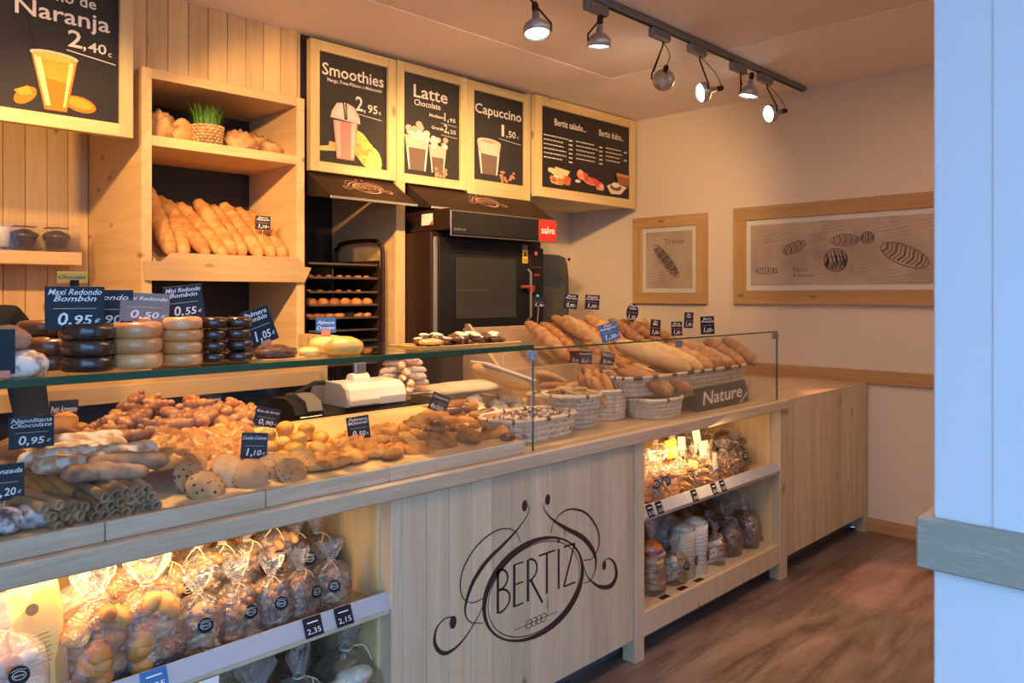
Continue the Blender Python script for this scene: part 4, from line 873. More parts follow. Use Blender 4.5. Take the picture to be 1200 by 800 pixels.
# cookies
CK = [disc_me(.048, .014, m_, i+1, 1, .06, dome=1.3) for i, m_ in enumerate((b_cookie, b_plainc, b_cookie2))]
for (px, py, Y, mi, lab) in ((240, 566, 1.955, 0, 'chip cookie leaning at the front glass, leftmost of the large cookies'), (222, 556, 2.01, 0, 'darker chip cookie half hidden behind the leftmost one'), (292, 553, 1.965, 1, 'plain pale large cookie leaning beside the coloured chip cookie'), (268, 548, 2.0, 1, 'plain large cookie behind the pale leaning one'), (340, 548, 1.96, 2, 'large cookie with coloured chips, front right of the cookies'), (322, 543, 2.0, 2, 'coloured chip cookie behind the front right one'), (262, 556, 2.03, 1, 'plain cookie set back between the chip cookie and the pale one'), (305, 541, 2.04, 0, 'chip cookie at the back of the cookie row under the muffins'), (352, 537, 2.03, 2, 'coloured chip cookie at the back right of the cookie row')):
    C = at(px, py, Y); tag(obj('cookie', CK[mi], None, (C.x, Y, C.z-.012), (.85+jr(.1), jr(.15), jr(.3)), 1.05), lab, 'cookie')
# muffins
mu = thing('muffin', 'yellow rice muffin in a paper case, heaped right of the cookies', 'muffin', (0, 0, 0), group='rice muffins')
MB().lathe([(.0001, 0), (.019, 0), (.025, .03), (.024, .031)], 22, 0, None, lambda p, a: Vector((p.x*(1+.03*math.sin(11*a)), p.y*(1+.03*math.sin(11*a)), p.z))).build('paper_case', b_cupp, mu)
obj('crown', ball_me(.028, b_muf, 3, 1, .75, .07), mu, (0, 0, .022))
first = True
for (px, py, Y) in [(334, 503, 2.22), (316, 510, 2.20), (332, 520, 2.12), (353, 515, 2.16), (377, 513, 2.20), (346, 530, 2.06), (368, 528, 2.08), (316, 528, 2.10), (385, 527, 2.12), (330, 536, 2.04), (360, 505, 2.25)]:
    C = at(px, py, Y)
    if first: mu.location = (C.x, Y, C.z-.03); first = False
    else: dup(mu, (C.x, Y, C.z-.03), (jr(.25), jr(.25), rnd.random()*6), 1+jr(.08))
tag(obj('pastry', ball_me(.055, b_gold, 4, .7, .55, .15, nf=6), None, (1.2, 2.18, sz(2.1)-.01)), 'golden muffins packed low under the visible ones', 'muffin', 'packed muffins')
# folded palmera pastries
FP = [pillow_me(.10, .06, .030, b_gold, s, 2.2) for s in (4, 5)]+[loaf_me(.10, .055, .028, b_seed, 8, 2.5, 5)]
for (px, py, Y, k, rx) in [(398, 528, 2.06, 0, .5), (382, 535, 2.03, 1, .3), (412, 522, 2.12, 1, .4), (400, 515, 2.15, 0, .6), (372, 550, 1.97, 2, 0), (395, 547, 1.97, 2, 0), (418, 543, 1.98, 2, 0), (440, 538, 1.99, 2, 0), (385, 540, 2.0, 2, .1), (410, 535, 2.02, 2, .1), (428, 530, 2.05, 0, .3), (445, 525, 2.10, 2, .1), (455, 533, 2.0, 1, .3), (435, 518, 2.16, 2, .2), (460, 541, 1.96, 2, 0), (450, 515, 2.2, 1, .3)]:
    C = at(px, py, Y); tag(obj('folded_pastry', FP[k], None, (C.x, Y, max(sz(Y), C.z-.018)), (rx, jr(.15), jr(.6))), 'golden brown seeded folded pastry in the stack under the 0,50 card', 'pastry', 'folded seeded pastries')
# oval palmitas leaning in rows
OV = [disc_me(.034, .013, m_, 3+i, .62, .05) for i, m_ in enumerate((b_seed, b_gold, b_brown))]
for (px, py, Y, k) in [(473, 525, 2.0, 1), (485, 528, 1.97, 1), (497, 526, 1.96, 1), (466, 517, 2.06, 1), (478, 512, 2.1, 0), (490, 508, 2.12, 0), (500, 512, 2.08, 0), (512, 512, 2.05, 0), (487, 500, 2.2, 0), (475, 502, 2.2, 1), (462, 505, 2.2, 1), (455, 502, 2.25, 1), (500, 500, 2.2, 0), (510, 520, 1.98, 2), (524, 518, 1.98, 2), (520, 508, 2.08, 2), (533, 512, 2.02, 1), (508, 505, 2.14, 2), (545, 512, 1.99, 2), (556, 508, 2.0, 1), (530, 500, 2.14, 2)]:
    C = at(px, py, Y); tag(obj('oval_pastry', OV[k], None, (C.x, Y, C.z-.010), (.75+jr(.15), .5, -.4+jr(.3)), 1.15), 'oval browned pastry slice overlapping its neighbours right of the folded pastries', 'pastry', 'overlapping oval pastries')
CN = [loaf_me(.085, .045, .036, m_, 3+i, 3.2, 3, sd=.06) for i, m_ in enumerate((b_brown, b_milk, b_gold))]
for i, (px, py, Y) in enumerate([(498, 492, 2.24), (515, 487, 2.28), (530, 482, 2.3), (548, 480, 2.3), (560, 487, 2.24), (545, 493, 2.2), (528, 493, 2.2), (512, 497, 2.18), (575, 492, 2.18), (556, 500, 2.12), (540, 502, 2.1), (572, 504, 2.06), (585, 500, 2.1), (568, 512, 1.99), (582, 510, 1.98), (590, 506, 2.0), (595, 514, 1.94), (555, 514, 1.96), (522, 478, 2.36), (552, 476, 2.36), (508, 505, 2.1), (525, 502, 2.12), (538, 486, 2.3), (565, 497, 2.2), (505, 484, 2.36), (570, 484, 2.3), (535, 474, 2.38), (515, 493, 2.26)]):
    C = at(px, py, Y); tag(obj('chocolate_roll', CN[(i*2+i//3) % 3], None, (C.x, Y, C.z-.016), (jr(.25), jr(.25), rnd.uniform(-.7, .9))), 'dark brown chocolate-filled roll in the heap at the right end of the tray', 'roll', 'chocolate-filled rolls')
tag(obj('pastry', ball_me(.085, b_brown, 6, .7, .45, .15, nf=6), None, (1.80, 2.24, sz(2.1)-.01)), 'brown rolls packed low under the chocolate-filled heap', 'roll', 'packed rolls under the chocolate heap')
tag(obj('pastry', ball_me(.075, b_seed, 6, .7, .40, .15, nf=6), None, (1.50, 2.22, sz(2.1)-.01)), 'seeded pastries packed low under the folded ones', 'pastry', 'packed pastries under the folded ones')
sign(37, 506, 2.10, .092, .075, ['Napolitana', 'Chocolate'], '0,95', 'dark price card 0,95 standing in the left pile of pastries', foot=.05)
sign(5, 565, 1.99, .075, .08, ['Trenzada'], '1,20', 'dark price card cut by the left edge above the frosted buns', foot=.03)
sign(75, 480, 2.45, .072, .055, ['Petit Artesano'], '', 'small dark name card at the back behind the brown rolls', foot=.05)
sign(247, 471, 2.40, .066, .045, ['Croissant', 'con Lomo'], '', 'small dark card partly lit above the right croissant heap', foot=.04)
sign(298, 522, 2.03, .070, .072, ['Cookie Colores'], '1,10', 'dark price card 1,10 standing behind the large cookies', yaw=-.2, roll=.08, foot=.02)
sign(313, 489, 2.28, .078, .06, ['Bola de Arroz'], '0,90', 'dark price card tilted behind the 1,10 card above the muffins', roll=.22, foot=.03)
sign(420, 501, 2.12, .072, .075, ['Palmera', 'Multicereal'], '0,50', 'dark price card 0,50 over the folded pastries', roll=-.12, foot=.03)
sign(515, 472, 2.28, .072, .068, ['Caseros'], '4x1,50', 'steeply tilted dark card 4x1 above the chocolate-filled rolls', roll=.38, foot=.03)
# ================================================================ machine, tray frame, cake stand behind the pastries
WT = .9455
fr_ = thing('wooden_frame_tray', 'shallow pine frame tray holding the white printer behind the pastries', 'tray', (1.95, 2.6, WT))
a = on(325, 490, 1.05); 
rel(MB().box(1.30, 2.42, 2.475, 2.495, WT, 1.05).box(1.30, 2.42, 2.86, 2.88, WT+.0, 1.05), 'long_side', PWX, fr_)
rel(MB().box(1.30, 1.32, 2.495, 2.86, WT, 1.05).box(2.40, 2.42, 2.495, 2.86, WT, 1.05), 'end_side', PWY, fr_)
rel(MB().box(1.32, 2.40, 2.495, 2.86, WT, WT+.07), 'inset_panel', blackp, fr_)
def rbox(prof, x0, x1, n=1):     # rounded profile in y,z extruded along x
    return MB().prism([(x0, y, z) for y, z in prof], (x1-x0, 0, 0))
pr = thing('receipt_printer', 'white and black rounded printer lying in the pine frame tray', 'printer', (1.75, 2.65, WT+.07))
X0 = at(397, 470, 2.60).x; X1 = at(468, 470, 2.60).x; Z0 = 1.035
rel(rbox([(2.56, Z0-.02), (2.80, Z0-.02), (2.82, Z0+.01), (2.82, Z0+.03), (2.56, Z0+.03), (2.545, Z0+.01)], X0-.10, X1), 'base', blackp, pr)
pf = [(2.545, Z0+.030), (2.54, Z0+.06), (2.552, Z0+.095), (2.585, Z0+.115), (2.70, Z0+.120), (2.78, Z0+.105), (2.80, Z0+.07), (2.80, Z0+.030)]
rel(rbox(pf, X0, X1-.01), 'lid', white, pr)
rel(rbox([(y-.004 if y < 2.6 else y, z+.003) for y, z in pf], X0-.004, X0+.012), 'lid_rim', plain('pale_grey_plastic', (.55, .53, .48), .35), pr)
rel(MB().box(X0+.004, X0+.15, 2.530, 2.548, Z0+.032, Z0+.062, c=.008), 'handle', MATS['pale_grey_plastic'], pr)
rel(rbox([(2.66+.028*math.cos(t), Z0+.118+.03*math.sin(t)) for t in [math.pi*i/8 for i in range(9)]], X0+.09, X0+.17), 'roll_cover', white, pr)
xk0 = at(333, 470, 2.62).x; 
bk = thing('black_terminal', 'black rounded device to the left of the white printer', 'device', ((xk0+X0)/2, 2.62, WT+.07))
rel(rbox([(2.55, WT+.071), (2.54, 1.06), (2.56, 1.095), (2.62, 1.115), (2.72, 1.11), (2.78, 1.08), (2.78, WT+.071)], xk0, X0-.105), 'body', blackp, bk)
rel(rbox([(2.535, 1.07), (2.552, 1.105), (2.62, 1.128), (2.70, 1.122), (2.70, 1.115), (2.62, 1.112), (2.56, 1.09)], xk0+.05, X0-.11), 'glossy_cover', greymetal, bk)
rel(MB().tube([(X0-.16, 2.66, 1.12), (X0-.06, 2.68, 1.155), (X0+.0, 2.70, 1.15)], .009, 8), 'arm', blackp, bk)
rel(MB().box(xk0+.02, X0-.11, 2.538, 2.546, 1.045, 1.052, c=.002), 'seam', steel, bk)
# cake stand with stacked filled pastries
cx = at(478, 440, 2.66).x
cs = thing('cake_stand', 'glass footed cake stand behind the white printer', 'cake stand', (cx, 2.70, WT))
zst = at(478, 457, 2.70).z
MB().lathe([(.0001, 0), (.055, 0), (.05, .008), (.016, .02), (.012, .05), (.018, zst-WT-.02), (.11, zst-WT-.008), (.125, zst-WT), (.11, zst-WT), (.0001, zst-WT-.003)], 28).build('stand', clear('pressed_glass', (.9, .9, .86), .2, .1, .7, haze=.2), cs, True)
FPm = [loaf_me(.105, .035, .028, b_sugar, 3+i, 5, 3, .12) for i in range(2)]
lay = 0; z = zst+.001
for n_, r_ in ((7, .07), (7, .065), (6, .06), (5, .055), (3, .045), (2, .03)):
    for k in range(n_):
        a = 6.283*k/n_+lay; tag(obj('filled_pastry', FPm[k % 2], None, (cx+r_*math.cos(a), 2.70+r_*math.sin(a), z), (jr(.1), jr(.1), a+jr(.6)), 1 if lay < 5 else 1.2), 'pale filled pastry of the pile on the glass cake stand', 'pastry', 'filled pastries on the cake stand')
    z += .0255; lay += 1
# flat wooden box / bread slab and paper-wrapped loaf
g1 = at(510, 466, 2.60); g2 = at(585, 462, 2.60)
sb = thing('slab_bread', 'long pale flat slab loaf in its pine box behind the chocolate rolls', 'bread', ((g1.x+g2.x)/2+.02, 2.66, WT))
hh = at(545, 455, 2.58).z-WT
MB().box(-.21, .20, -.09, .12, 0, hh-.025, 0, .003).build('box', PWX, sb)
obj('loaf_top', loaf_me(.40, .22, .055, b_mer, 3, 7, 0, .04), sb, (0, .01, hh-.035))
wl = thing('paper_wrapped_loaf', 'white paper-wrapped loaf tilted against the rear basket', 'bread', at(588, 441, 2.42), (0, .33, -.15))
obj('loaf', loaf_me(.32, .13, .07, b_pale, 4, 6, 0, .05), wl, (0, 0, -.035)); MB().box(-.14, .14, -.066, .066, .018, .030, 0, .01).build('paper', paper, wl)
# meringues heap
MR = [ball_me(.030, b_mer, s, .9, .8, .18, nf=3) for s in (1, 2, 3)]
for i in range(46):
    u = rnd.random(); px = 535+85*u; py = 463+rnd.random()*26*(1-.3*u)+6*(u < .2); Y = 2.46-.20*(py-468)/30
    C = at(px, py+3, Y); tag(obj('meringue', MR[i % 3], None, (C.x, Y, C.z-.02), (jr(.4), jr(.4), rnd.random()*6), .8+.3*rnd.random()), 'cream white meringue in the pale heap beside the sweets basket', 'pastry', 'cream meringues in a heap')
mb_ = tag(MB().box(2.0, 2.62, 2.16, 2.46, WT, 1.0, 0, .004).build('wooden_tray', PWX), 'low wooden tray under the pale meringue heap', 'tray')
# ================================================================ woven baskets
def basket(name, lab, cx, cy, z0, L, Wd, H, yaw=0, rnd_=.25, flare=1.12, rows=6, stakes=26, dk=6):
    t = thing(name, lab, 'basket', (cx, cy, z0), (0, 0, yaw))
    def P(tt, z, off=0):
        f = 1+(flare-1)*z/H; e = 2/(2*rnd_) if rnd_ < .99 else 2
        c_, s_ = math.cos(tt), math.sin(tt); q = (abs(c_)**e+abs(s_)**e)**(-1/e) if rnd_ < .99 else 1
        return Vector(((L/2*f+off)*c_*q, (Wd/2*f+off)*s_*q, z))
    N = stakes*2; wv = MB(); rh = H/rows
    for r in range(rows):
        V = []; F = []
        for i in range(N):
            tt = 2*math.pi*i/N; o_ = .0028*math.cos(math.pi*i+math.pi*r) if True else 0
            for (dz, do) in ((.04, 0), (.5, .0022), (.96, 0)): V.append(P(tt, (r+dz)*rh, o_+do))
        for i in range(N):
            j = (i+1) % N; F += [(i*3, j*3, j*3+1, i*3+1), (i*3+1, j*3+1, j*3+2, i*3+2)]
        wv.add(V, F)
    wv.build('weave', wicker, t)
    st = MB()
    for i in range(0, N, 2):
        tt = 2*math.pi*(i+.5)/N; st.tube([P(tt, .002), P(tt, H*.99)], .0035, 4)
    st.build('stakes', wicker, t); MB().prism([P(2*math.pi*i/24, .004, -.004) for i in range(24)], (0, 0, .004)).build('base', wicker, t)
    MB().tube([P(2*math.pi*i/40, H, .001) for i in range(40)], .0085, 6, closed=True).build('rim', wicker, t)
    wr = MB()
    for k in range(dk):
        t0 = 2*math.pi*(k+.3+.25*rnd.random())/dk; dt = .05 if k % 3 else .10
        wr.tube([P(t0+dt*q/3, H, .001) for q in range(4)], .0102, 6)
    wr.build('dark_wrap', wickd, t); return t
# sweets basket behind the glass joint
b0 = on(600, 536, WT); b1 = on(655, 519, WT)
basket('woven_basket', 'rectangular pale woven basket of wrapped sweets behind the glass joint', 2.20, 2.09, WT, .36, .22, .085, 0, .3, 1.12, 4, 22, 9)
CD = [ball_me(.014, b_candy, s, 1, .9, .2, n=10, m=7) for s in (1, 2, 3, 4)]
pinkc = bread('pink_sweet', (.80, .35, .32), (.5, .15, .15), 50, .3, coat=.5); CD.append(ball_me(.014, pinkc, 2, 1, .9, .2, n=10, m=7)); CD.append(ball_me(.014, b_mer, 2, 1, .9, .2, n=10, m=7))
for i in range(90):
    x = 2.20+rnd.uniform(-.165, .165); y = 2.09+rnd.uniform(-.095, .095); k = rnd.choice([0, 1, 2, 3]) if x > 2.12 else rnd.choice([4, 5, 0, 4])
    tag(obj('wrapped_sweet', CD[k], None, (x, y, WT+.060+rnd.random()*.028), (rnd.random()*6, rnd.random()*6, 0)), 'pink and cream sweet at the left side of the rectangular basket' if k > 3 else 'dark glossy wrapped sweet in the rectangular woven basket', 'sweet', 'pink and cream sweets' if k > 3 else 'dark wrapped sweets')
tag(obj('sweets', loaf_me(.36, .21, .06, b_candy, 2, 8, 0, .1), None, (2.20, 2.09, WT+.006)), 'layer of dark sweets filling the basket below the top ones', 'sweet')['kind'] = 'stuff'
# round tall basket with cookies
c = on(668, 508, WT); RB = basket('woven_basket', 'round tapering woven basket full of crumbly biscuits, second from the left', 2.51, 2.13, WT, .20, .20, .135, 0, 1, 1.22, 7, 18, 5)
OT = [loaf_me(.10, .030, .026, bread('oat_biscuit', (.62, .50, .32), (.42, .28, .14), 40, .8, bump=1), 3, 3, 5, .15), ball_me(.03, b_cookie, 2, .8, .6, .2, nf=4)]
for i in range(34):
    a = rnd.random()*6.28; r = .10*rnd.random()**.5; tag(obj('biscuit', OT[0 if i % 3 else 1], None, (2.51+r*math.cos(a), 2.13+r*math.sin(a), WT+.10+.05*rnd.random()*(1-r/.13)), (jr(.4), jr(.4), rnd.random()*6)), 'knobbly oat biscuit heaped in the round woven basket', 'biscuit', 'biscuits in the round basket')
tag(obj('biscuits', ball_me(.10, MATS['oat_biscuit'], 2, 1, .5, .1), None, (2.51, 2.13, WT+.03)), 'oat biscuits packed under the top ones of the round basket', 'biscuit')['kind'] = 'stuff'
# tall basket with standing rolls
c = (2.77, 2.16); basket('woven_basket', 'squarish tall woven basket with small rolls standing upright, third from the left', c[0], c[1], WT, .19, .17, .13, .1, .45, 1.1, 7, 18, 6)
RL = [loaf_me(.16, .050, .046, m_, 2+i, 2.6, 0, .05) for i, m_ in enumerate((b_baguette, b_gold))]
for i, (dx, dy) in enumerate([(-.07, -.05), (-.02, -.055), (.035, -.05), (.075, -.04), (-.06, .0), (-.01, .0), (.045, .005), (-.055, .05), (.0, .055), (.05, .05)]):
    A = Vector((c[0]+dx*1.0, c[1]+dy, WT+.04)); B = A+Vector((-.03+.2*dx, .05, .15+.02*(i % 3)))
    tag(place2(RL[i % 2], A, B, 'bread_roll'), 'small pointed roll standing in the tall squarish basket', 'roll', 'standing rolls')
# small rectangular basket
c2 = (2.98, 2.03); basket('woven_basket', 'low rectangular woven basket with dark rolls beside the wooden crate', c2[0], c2[1], WT, .24, .18, .085, 0, .35, 1.1, 5, 22, 5)
DR = [loaf_me(.24, .075, .055, m_, 2+i, 2.6, 4, .06) for i, m_ in enumerate((b_baguette, b_brown))]
for i, (x0_, y0_, z0_, k) in enumerate([(-.12, .14, .17, 1), (-.04, .15, .17, 0), (.03, .14, .15, 1), (.10, .14, .13, 0), (-.08, .12, .11, 0), (.07, .10, .10, 1)]):
    A = Vector((c2[0]+x0_-.03, c2[1]+y0_, WT+z0_+.03)); B = Vector((c2[0]+x0_+.09, c2[1]-.085, WT+.085)); tag(place2(DR[k], A, B, 'bread_roll'), 'crusty roll leaning in the low rectangular basket', 'roll', 'rolls in the low basket')
# crate, Nature sign, long basket with loaves
CX0, CX1 = 3.14, 4.02; CZ = 1.045
CX0 = at(737, 470, 2.02).x+.42; CX0 = 3.06; CX1 = 3.83
cr = thing('wooden_crate', 'open pine riser box under the long bread basket', 'crate', ((CX0+CX1)/2, 2.15, WT))
rel(MB().box(CX0, CX1, 1.99, 2.36, CZ-.028, CZ, c=.003), 'top_board', PTOP, cr)
rel(MB().box(CX0, CX0+.03, 1.99, 2.36, WT, CZ-.028, c=.003), 'end_board', PW, cr); rel(MB().box(CX1-.03, CX1, 1.99, 2.36, WT, CZ-.028, c=.003), 'end_board', PW, cr)
rel(MB().box(CX0+.03, CX1-.03, 2.34, 2.36, WT, CZ-.028), 'back_board', PW, cr)
nsx0, nsx1 = at(820, 470, 1.93).x, at(880, 465, 1.93).x
ns = thing('name_sign', 'black slate sign with white hand lettering Nature leaning on the crate', 'sign', ((nsx0+nsx1)/2, 1.955, WT+.057), (-.18, -.02, 0))
hw = (nsx1-nsx0)/2; MB().box(-hw, hw, -.003, .003, -.056, .056, 0, .001).build('card', black, ns)
tb = MB(); M = frameM((0, -.0042, -.026), (1, 0, 0), (0, 0, 1)); text(tb, 'Nature', M, .088, hw*1.55, .3, .01)
tb.ribbon([(hw*.62, -.004, -.056), (hw*.98, -.004, -.012)], .006, Vector((0, 0, 0))); tb.build('lettering', chalk, ns)
LBX0, LBX1 = 2.80, 3.82
basket('long_bread_basket', 'long shallow woven basket of big loaves standing on the crate', (LBX0+LBX1)/2, 2.15, CZ, LBX1-LBX0, .30, .085, 0, .18, 1.06, 4, 48, 30)
BL = [loaf_me(1, .16, .14, m_, 2+i, 2.6, s_, .035, n=30, slant=.9, sd=.13) for i, (m_, s_) in enumerate(((b_pale, 3), (b_baguette, 4), (b_brown, 4), (b_gold, 3)))]
def bigloaf(a, Ya, b_, Yb, k, wsc, lab, cat='bread', nm='loaf', g=None, me=None):
    A = at(*a, Ya); B = at(*b_, Yb); L_ = (B-A).length; o = place2((me or BL)[k], A-Vector((0, 0, .03)), B-Vector((0, 0, .03)), nm); o.scale = (L_, wsc, wsc); tag(o, lab, cat, g); return o
bigloaf((716, 404), 2.36, (808, 437), 2.04, 0, .66, 'large pale torpedo loaf lying across the left of the long basket')
bigloaf((745, 402), 2.34, (822, 434), 2.04, 0, .60, 'pale loaf second in the long basket behind the torpedo loaf')
bigloaf((772, 406), 2.30, (834, 433), 2.04, 1, .60, 'golden crusty loaf in the middle of the long basket')
bigloaf((794, 408), 2.30, (848, 432), 2.04, 2, .55, 'dark cracked crust loaf right of the golden one')
bigloaf((786, 398), 2.38, (860, 430), 2.06, 1, .55, 'long golden loaf resting on top of the dark ones')
bigloaf((824, 398), 2.34, (872, 429), 2.04, 2, .52, 'dark brown slashed loaf, second from the basket right end')
bigloaf((846, 396), 2.34, (886, 427), 2.04, 2, .52, 'brown slashed loaf at the right end of the long basket')
bigloaf((722, 422), 2.30, (764, 443), 2.06, 3, .30, 'thin golden stick loaf low at the left end of the long basket')
bigloaf((736, 422), 2.3, (776, 442), 2.05, 0, .30, 'thin pale stick loaf under the torpedo loaf')
tag(obj('bread_layer', loaf_me(1.0, .30, .07, b_brown, 2, 10, 0, .05), None, ((LBX0+LBX1)/2, 2.16, CZ+.007)), 'bread packed in the bottom of the long basket', 'bread')['kind'] = 'stuff'
# rear slanted bin with tall baguette loaves
rb = thing('slanted_bread_bin', 'tall slanted pine bin of long loaves behind the baskets', 'bin', (3.0, 2.7, 0))
bx0, bx1 = 2.50, 3.98
rel(MB().prism([(bx0, 2.50, .95), (bx0, 2.50, 1.10), (bx0, 2.78, 1.36), (bx0, 2.80, 1.36), (bx0, 2.80, .95)], (.018, 0, 0)), 'end_board', PWY, rb)
rel(MB().prism([(bx1, 2.50, .95), (bx1, 2.50, 1.10), (bx1, 2.78, 1.36), (bx1, 2.80, 1.36), (bx1, 2.80, .95)], (.018, 0, 0)), 'end_board', PWY, rb)
rel(MB().box(bx0, bx1, 2.485, 2.50, .95, 1.16), 'front_board', PWX, rb)
rel(MB().box(bx0, bx1, 2.80, 2.815, .0, 1.34), 'back_board', PWX, rb)
rel(MB().prism([(bx0+.018, 2.50, 1.0), (bx0+.018, 2.50, 1.015), (bx0+.018, 2.80, 1.225), (bx0+.018, 2.80, 1.21)], (bx1-bx0-.018, 0, 0)), 'floor_board', PWX, rb)
RBm = [loaf_me(1, .16, .14, m_, 12+i, 2.0, s_, .03, n=26, sd=.14) for i, (m_, s_) in enumerate(((b_gold, 4), (b_baguette, 4), (b_brown, 0), (b_pale, 4)))]
for (a, b_, k, wsc, lab) in [((612, 375), (664, 420), 1, .52, 'pointed golden loaf at the left end of the rear bin'), ((629, 376), (682, 424), 0, .52, 'golden loaf just right of the pointed one in the rear bin'), ((641, 377), (703, 420), 0, .52, 'golden loaf leaning third from the left in the rear bin'), ((644, 369), (690, 398), 1, .45, 'short golden loaf behind the third one in the rear bin'), ((656, 368), (712, 416), 3, .52, 'brightest long loaf in the middle of the rear bin'), ((668, 370), (726, 416), 0, .40, 'slim golden loaf right of the brightest one'), ((680, 369), (738, 416), 1, .62, 'wide golden loaf behind the blue price card'), ((710, 372), (762, 412), 2, .50, 'first brown loaf right of the blue price card'), ((724, 373), (780, 408), 2, .48, 'dark brown loaf behind the oval price card'), ((740, 377), (800, 410), 2, .55, 'wide brown loaf right of the oval price card'),
        ((650, 408), (712, 452), 0, .50, 'low front loaf slanting down in the rear bin'), ((668, 404), (735, 446), 3, .5, 'low front loaf near the 0,90 card'), ((690, 408), (752, 440), 1, .5, 'low front loaf between the cards and the long basket')]:
    low = a[1] >= 400
    bigloaf(a, 2.62 if low else 2.76, b_, 2.40 if low else 2.50, k, wsc, lab, me=RBm)
# rear basket and flat breads left of the bin
basket('woven_basket', 'shallow brown-sided basket behind the meringues with a tilted board', 2.74, 2.36, WT, .36, .20, .10, 0, .3, 1.1, 5, 22, 5)
for i in range(10): tag(obj('bread_roll', DR[0], None, (2.62+.03*i, 2.34+jr(.05), WT+.08+.02*(i % 3)), (0, 0, rnd.random()*3), .6), 'tan roll in the basket behind the meringues', 'roll', 'rolls in the rear basket')
fb = tag(obj('flat_bread', loaf_me(.26, .15, .05, b_pale, 3, 4, 0, .04), None, at(640, 448, 2.52), (0, .3, .2)), 'flat tan loaf leaning behind the glass joint', 'bread')
# price cards on sticks among the loaves
cards = [(632, 354, 2.70, .058, .042, [''], '1,20', 'small dark card 1,20 with glare on a stick at the left of the loaves', maroon, .1, 0),
 (669, 353, 2.72, .062, .062, ['Barra', 'Rústica'], '0,95', 'dark card 0,95 above the golden loaves', maroon, .12, 0), (694, 354, 2.72, .068, .062, ['Hogaza', 'Campesina'], '1,05', 'dark card 1,05 right of the 0,95 one', maroon, .05, 0),
 (714, 389, 2.40, .080, .070, ['Pan', 'Integral'], '1,30', 'blue glare-lit card 1,30 tilted on the loaves', bluec, -.28, 0), (741, 366, 2.66, .058, .082, ['Pan', 'Centeno'], '1,55', 'oval dark card 1,55 on a stick', maroon, .12, 1),
 (768, 384, 2.36, .045, .068, ['Pan', 'Maíz'], '1,05', 'narrow dark card right of the oval one', maroon, .06, 0), (793, 385, 2.36, .050, .060, ['Barra', 'Semillas'], '1,05', 'small dark card in the middle over the long basket', maroon, -.04, 0),
 (807, 375, 2.36, .042, .068, ['Pan', 'Nuez'], '1,45', 'narrow dark card set highest over the long basket', maroon, .06, 0), (829, 381, 2.36, .066, .080, ['Barra', 'Artesana'], '1,05', 'bluish dark card at the right end of the cards', navy, -.04, 0),
 (686, 419, 2.30, .062, .060, ['Panecillo', ''], '0,67', 'bluish dark card 0,67 in front of the loaves', navy, 0, 0), (712, 420, 2.28, .066, .060, ['Panecillo', 'Chapata'], '0,90', 'dark card 0,90 right of the 0,67 card', maroon, .12, 0), (675, 418, 2.42, .05, .045, [''], '0,60', 'dark card mostly hidden behind the 0,67 card', maroon, 0, 0)]
for (px, py, Y, w_, h_, ln, pr_s, lab, cd_, ro, ov) in cards: sign(px, py, Y, w_, h_, [l for l in ln if l], pr_s, lab, card=cd_, roll=ro, oval=bool(ov), foot=.24 if Y > 2.65 else .15 if px > 760 else .10, yaw=-.1)
# ================================================================ oven
ov = thing('convection_oven', 'large dark bakery oven with glass door, black header and red corner panel', 'oven', (3.2, 3.7, .7))
ox0, ox1 = 2.78, 3.70; oy = 3.40
rel(MB().box(ox0, ox1, oy, 4.22, 1.20, 1.86, c=.006), 'body', brownmetal, ov)
rel(MB().box(ox0, ox1, oy+.02, 4.22, .35, 1.19, c=.006), 'lower_cabinet', brownmetal, ov)
rel(MB().box(ox0+.01, ox0+.035, oy-.02, oy, 1.20, 1.83, c=.004), 'hinge_post', greymetal, ov)
rel(MB().box(ox0+.04, 3.565, oy-.024, oy-.004, 1.255, 1.83, c=.004), 'door', blackp, ov)
rel(MB().box(ox0+.17, 3.44, oy-.027, oy-.024, 1.36, 1.72, c=.001), 'door_window', DOORG, ov)
rel(MB().box(ox0+.17, ox0+.42, oy-.029, oy-.027, 1.525, 1.529, c=.0005), 'inner_rack_line', steel, ov)
rel(MB().box(ox0, 3.565, oy-.03, oy-.002, 1.215, 1.245, c=.006), 'sill', brownmetal, ov)
rel(MB().box(3.572, 3.70, oy-.022, oy, 1.20, 1.80, c=.004), 'control_column', blackp, ov)
rel(MB().tube([(3.545, oy-.03, 1.66), (3.545, oy-.055, 1.64), (3.545, oy-.055, 1.36), (3.545, oy-.03, 1.34)], .008, 8), 'handle', greymetal, ov)
rel(MB().tube([(3.47, oy-.05, 1.55), (3.56, oy-.05, 1.55)], .011, 8).lathe([(.0001, 0), (.025, 0), (.025, .03), (.0001, .03)], 16, 0, Matrix.Translation((3.555, oy-.03, 1.54)) @ Matrix.Rotation(math.pi/2, 4, 'X')), 'latch', plain('dull_red', (.30, .03, .03), .4), ov)
rel(MB().lathe([(.0001, 0), (.011, 0), (.011, .004), (.0001, .004)], 14, 0, Matrix.Translation((3.625, oy-.022, 1.765)) @ Matrix.Rotation(math.pi/2, 4, 'X')), 'red_lamp', ledred, ov)
rel(MB().lathe([(.009, 0), (.013, 0), (.013, .004), (.009, .004)], 16, 0, Matrix.Translation((3.64, oy-.022, 1.49)) @ Matrix.Rotation(math.pi/2, 4, 'X')), 'green_button', ledgreen, ov)
rel(MB().box(3.60, 3.68, oy-.0235, oy-.022, 1.675, 1.679, 0, .0003).box(3.61, 3.66, oy-.0235, oy-.022, 1.62, 1.635, 0, .0003), 'panel_marks', MATS['dull_red'], ov)
rel(MB().box(3.50, 3.548, oy-.0255, oy-.024, 1.70, 1.785, 0, .0004), 'warning_label', yel, ov)
